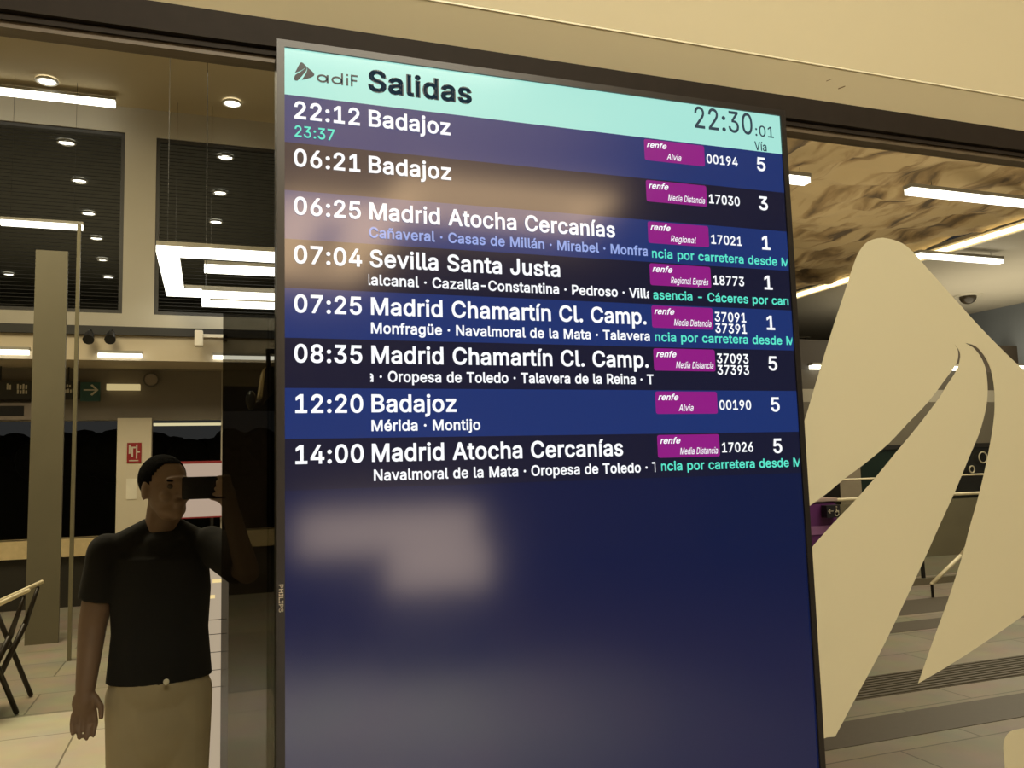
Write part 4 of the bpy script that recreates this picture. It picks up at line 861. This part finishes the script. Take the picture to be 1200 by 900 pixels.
mb.ring((p.x+W_*.72, y_, q.z+H_*.32), W_*.14, W_*.03, 'Y', 18); sb(.69, .75, .4, .75); mb.ell((p.x+W_*.72, y_, q.z+H_*.86), W_*.05, seg=10, rings=8); sb(.72, .86, .5, .56); sb(.84, .9, .25, .55)
child_at(mb.build('symbol', wh), root)
# pale rings on the dark glass beyond the rails
for px, py, r_, lb in ((1152, 536, .09, 'larger pale ring on the dark glass inside the right slit'), (1139, 550, .055, 'smaller pale ring on the dark glass inside the right slit')):
    p = at(px, py, SY-.02); mb = MB(); mb.ring(p, r_, .012, 'Y', 24)
    tag(mb.build('ring_mark', mat('ring_pale', (200, 190, 160), .4)), lb, 'decal')

# ------------------------------------------------------------------ lamps on the camera's side (outside the frame, mirrored in the screen)
def mirror_ring(xa, xb, ya, yb, z, wd, label):
    root = empty('ring_lamp', label, 'light', (xa, ya, z), 'ring lamps of the hall in front')
    mb = MB(); h = .07
    mb.box((xa, ya, z-h), (xb, ya+wd, z)); mb.box((xa, yb-wd, z-h), (xb, yb, z)); mb.box((xa, ya+wd, z-h), (xa+wd, yb-wd, z)); mb.box((xb-wd, ya+wd, z-h), (xb, yb-wd, z))
    child_at(mb.build('diffuser', glow('lamp_front', (255, 214, 160), 10)), root)
    for x_, y_ in ((xa+.1, ya+.1), (xb-.1, ya+.1), (xa+.1, yb-.1), (xb-.1, yb-.1)): child_at(MB().tube((x_, y_, z), (x_, y_, 4.595), .004, n=6).build('suspension_wire', BLACK), root)
def mpt(px, py, z):
    """where something at height z stands in front so that the screen mirrors it towards pixel px, py"""
    d = ray(px, py); t = (z-CAM.z)/d.z; p = CAM+d*t; return V((p.x, 2*YS-p.y, z))
for a, b, z, wd, lb in (((470, 206), (676, 262), 3.9, .20, 'glowing ring lamp hanging in the hall in front, larger one'), ((325, 228), (418, 322), 3.7, .36, 'glowing ring lamp hanging in the hall in front, smaller one')):
    p, q = mpt(*a, z), mpt(*b, z); mirror_ring(min(p.x, q.x), max(p.x, q.x), min(p.y, q.y), max(p.y, q.y), z, wd, lb)
# added unseen glow boxes, shaped to mirror a bright blob in the screen
LBY = -6.0
def mpy(px, py, Y):
    p = at(px, py, 2*YS-Y); return V((p.x, Y, p.z))
for pa, pb, lb in (((350, 602), (560, 640), 'wide added glow box in the hall in front of the screen'), ((455, 641), (572, 685), 'lower added glow box beside the wide one in the hall in front')):
    LBY = -6.0 if pa[0] < 400 else -5.6
    a, b = mpy(*pa, LBY), mpy(*pb, LBY)
    root = empty('added_glow_box', lb, 'light box', ((a.x+b.x)/2, LBY, 0))  # added box, only there to mirror as a blob in the screen
    child_at(MB().box((a.x, LBY, b.z), (b.x, LBY+.02, a.z)).build('added_glow_face', glow('added_glow', (255, 226, 200), 4.2)), root)
    child_at(MB().box((a.x-.02, LBY-.2, 0 if pa[0] > 400 else b.z), (b.x+.02, LBY-.001, a.z)).build('housing', mat('added_box_grey', (120, 112, 100), .5)), root)
    if pa[0] < 400:
        for xx in (a.x+.05, a.x+.4): child_at(MB().box((xx, LBY-.15, 0), (xx+.06, LBY-.05, b.z)).build('leg', BLACK), root)

# ------------------------------------------------------------------ the person's reflection, built as a solid figure behind the glass
PX, PY = -.150, 1.85
def grown(mb, name, m, root, vox=.0055, it=4, fac=.5):
    o = mb.build(name+'_raw', m); r = o.modifiers.new('r', 'REMESH'); r.mode = 'VOXEL'; r.voxel_size = vox
    s = o.modifiers.new('s', 'SMOOTH'); s.iterations = it; s.factor = fac
    dg = bpy.context.evaluated_depsgraph_get(); dg.update()
    me = bpy.data.meshes.new_from_object(o.evaluated_get(dg)); bpy.data.objects.remove(o)
    for p in me.polygons: p.use_smooth = True
    q = bpy.data.objects.new(name, me); me.name = name; COL.objects.link(q); q.parent = root
    return q
person = empty('person', 'reflected person in dark T-shirt holding up a phone, in the glass left of the screen', 'person', (PX, PY, 0))
skin = mat('skin', (122, 98, 80), .55, var=.08, scale=30)
HR = Matrix.Rotation(math.radians(34), 3, 'Z')
HC = V((.004, -.03, 1.575))
def hp(x, y, z): return HC + HR @ V((x, y, z))
mb = MB()
mb.ell(hp(0, .018, .035), (.074, .092, .082), HR)          # skull
mb.ell(hp(0, -.015, -.01), (.066, .076, .085), HR)         # face
mb.ell(hp(0, -.035, -.068), (.050, .050, .042), HR)        # jaw
mb.ell(hp(0, -.072, -.090), (.022, .018, .017), HR)        # chin
mb.ell(hp(0, -.078, .034), (.052, .016, .012), HR)         # brow
mb.cap(hp(0, -.088, .022), hp(0, -.106, -.018), .009, .014)  # nose
for s in (1, -1):
    mb.ell(hp(s*.011, -.097, -.020), .009, seg=10, rings=8)
    mb.ell(hp(s*.040, -.066, -.022), (.021, .020, .020), HR)  # cheeks
    mb.ell(hp(s*.074, .012, -.004), (.009, .019, .032), HR)   # ears
mb.ell(hp(0, -.088, -.046), (.024, .010, .006), HR); mb.ell(hp(0, -.086, -.058), (.021, .010, .007), HR)  # lips
mb.cap((.0, .0, 1.53), (-.010, .02, 1.42), .056, .062)   # neck
mb.cap((-.06, .02, 1.385), (.04, .02, 1.385), .05, .05)
# upper body under the shirt
mb.ell((-.01, .02, 1.25), (.15, .10, .2)); mb.ell((-.01, .02, 1.02), (.14, .10, .2))
# hanging arm
S1, E1, W1 = V((-.185, .02, 1.36)), V((-.228, .03, 1.115)), V((-.240, -.02, .915))
mb.cap(S1, E1, .058, .047); mb.cap(E1, W1, .047, .032)
# hanging hand, palm towards the thigh
H1 = W1+V((0, -.008, -.04))
mb.ell(H1+V((0, 0, -.005)), (.041, .022, .050)); mb.cap(W1, H1, .029, .030)
for k_, (dx, L1, L2) in enumerate(((-.033, .030, .030), (-.012, .037, .041), (.010, .040, .044), (.031, .036, .040))):
    a = H1+V((dx, 0, -.040)); b = a+V((dx*.12, -.006, -L1)); c = b+V((-dx*.15, -.020, -L2*.85))
    mb.cap(a, b, .0098, .0090); mb.cap(b, c, .0090, .0076)
a = H1+V((.030, -.008, .012)); b = a+V((.022, -.014, -.032)); c = b+V((.002, -.010, -.032)); mb.cap(a, b, .013, .011); mb.cap(b, c, .011, .009)
# raised arm
PH = at(238, 571.5, 1.50)-V((PX, PY, 0))
S2, E2 = V((.155, .0, 1.37)), V((.275, -.17, 1.285))
W2 = PH+V((.085, .02, -.075))
mb.cap(S2, E2, .052, .042); mb.cap(E2, W2, .042, .028)
H2 = PH+V((.076, .028, -.022))
mb.cap(W2, H2, .026, .026); mb.ell(H2, (.024, .020, .038))
for k_, dz in enumerate((.030, .010, -.010, -.029)):      # four fingers behind the phone and round its end
    a = H2+V((.004, -.004, dz)); b = PH+V((.078, -.016, dz*.95+.004)); c = PH+V((.046-.004*k_, -.020, dz*.95+.005))
    mb.cap(a, b, .0092, .0085); mb.cap(b, c, .0085, .0072)
a = H2+V((-.010, .006, -.030)); b = PH+V((.050, .020, -.040)); c = PH+V((.022, .014, -.032)); mb.cap(a, b, .012, .010); mb.cap(b, c, .010, .0085)
# legs and feet within the trousers and shoes
for s in (1, -1):
    mb.cap((-.01+s*.085, .02, .9), (-.01+s*.09, .0, .5), .07, .05); mb.cap((-.01+s*.09, 0, .5), (-.01+s*.095, .03, .08), .05, .036); mb.ell((-.01+s*.1, -.03, .05), (.035, .1, .035))
grown(mb, 'body', skin, person, .0055)
# hair: short cap over the skull
mb = MB(); mb.ell(hp(0, .024, .040), (.0765, .0945, .0845), HR, seg=64, rings=48)
dele = []
for v in mb.bm.verts:
    l = HR.inverted() @ (v.co-HC)
    hl = .088 if l.y < -.045 else .088-(l.y+.045)*2.4 if l.y < .0 else max(-.05, -.02-(l.y)*1.2)
    if l.z < hl: dele.append(v)
bmesh.ops.delete(mb.bm, geom=dele, context='VERTS')
h_ = mb.build('hair', mat('hair_dark', (9, 8, 7), .9, bump=.5, scale=200, spec=.05), person, smooth=True)
sd = h_.modifiers.new('s', 'SOLIDIFY'); sd.thickness = .004
for s in (1, -1):
    child = MB().ell(hp(s*.029, -.0735, .010), .0105, seg=12, rings=10).build('eye', mat('eye_dark', (60, 50, 44), .2), person, smooth=True)
    MB().ell(hp(s*.030, -.083, .030), (.019, .006, .004), HR, seg=12, rings=8).build('eyebrow', mat('hair_dark', (22, 18, 15), .9), person, smooth=True)
# T-shirt with short sleeves
mb = MB()
EL = Matrix.Diagonal((1, .68, 1, 1))
for za_, zb_2, ra_, rb_ in ((1.34, 1.22, .158, .168), (1.22, 1.08, .168, .160), (1.08, .915, .160, .174)):
    n0 = len(mb.bm.verts); mb.tube((0, 0, za_), (0, 0, zb_2), ra_, rb_, n=40); mb.bm.verts.ensure_lookup_table()
    for v in mb.bm.verts[n0:]: v.co = EL @ v.co + V((-.01, .02, 0))
mb.ell((-.01, .02, 1.33), (.15, .095, .09)); mb.ell((-.002, .004, 1.392), (.078, .078, .045))
mb.cap((-.15, .02, 1.362), (-.055, .02, 1.428), .062, .046); mb.cap((.13, .02, 1.355), (.032, .02, 1.428), .062, .046); mb.cap((-.055, .02, 1.42), (.032, .02, 1.42), .05, .05)
mb.cap(S1, S1.lerp(E1, .10), .068, .068); mb.tube(S1, S1.lerp(E1, .66), .066, .066, n=24)
mb.cap(S2, S2.lerp(E2, .10), .068, .068); mb.tube(S2, S2.lerp(E2, .85), .066, .066, n=24)
grown(mb, 't_shirt', mat('shirt_black', (17, 16, 15), .95, var=.2, scale=40), person, .007, 3)
mb = MB(); mb.ell((-.01+.028, -.142, .935), (.010, .004, .010), seg=14, rings=8); mb.build('shirt_badge', mat('badge_white', (230, 225, 205), .5), person, smooth=True)
# trousers
mb = MB(); mb.ell((-.01, .02, .90), (.165, .118, .13)); mb.ell((-.01, .02, .76), (.168, .11, .17))
for s in (1, -1):
    mb.cap((-.01+s*.085, .02, .86), (-.01+s*.092, .0, .5), .092, .07); mb.cap((-.01+s*.092, 0, .5), (-.01+s*.095, .03, .12), .07, .055)
grown(mb, 'trousers', mat('khaki', (166, 154, 128), .9, var=.15, scale=10), person, .008, 4)
for s in (1, -1):
    mb = MB(); mb.ell((-.01+s*.1, -.05, .045), (.048, .14, .042)); mb.box((-.01+s*.1-.045, -.18, 0), (-.01+s*.1+.045, .08, .03)); mb.cap((-.01+s*.097, .03, .06), (-.01+s*.097, .03, .11), .05, .048)
    grown(mb, 'shoe', mat('shoe_dark', (30, 28, 26), .6), person, .006, 3)
# the phone in the raised hand
phw = PH+V((PX, PY, 0))
root = empty('phone', 'dark phone held sideways in front of the face of the person', 'phone', phw)
child_at(MB().box(phw+V((-.064, -.010, -.036)), phw+V((.072, -.001, .036))).build('body', mat('phone_black', (18, 18, 19), .25), bevel=.003), root)
mb = MB()
for dx_ in (.048, .066): mb.tube(phw+V((dx_, -.010, .02)), phw+V((dx_, -.013, .02)), .008, n=16)
child_at(mb.build('camera_lens', mat('lens_grey', (60, 58, 62), .1)), root)
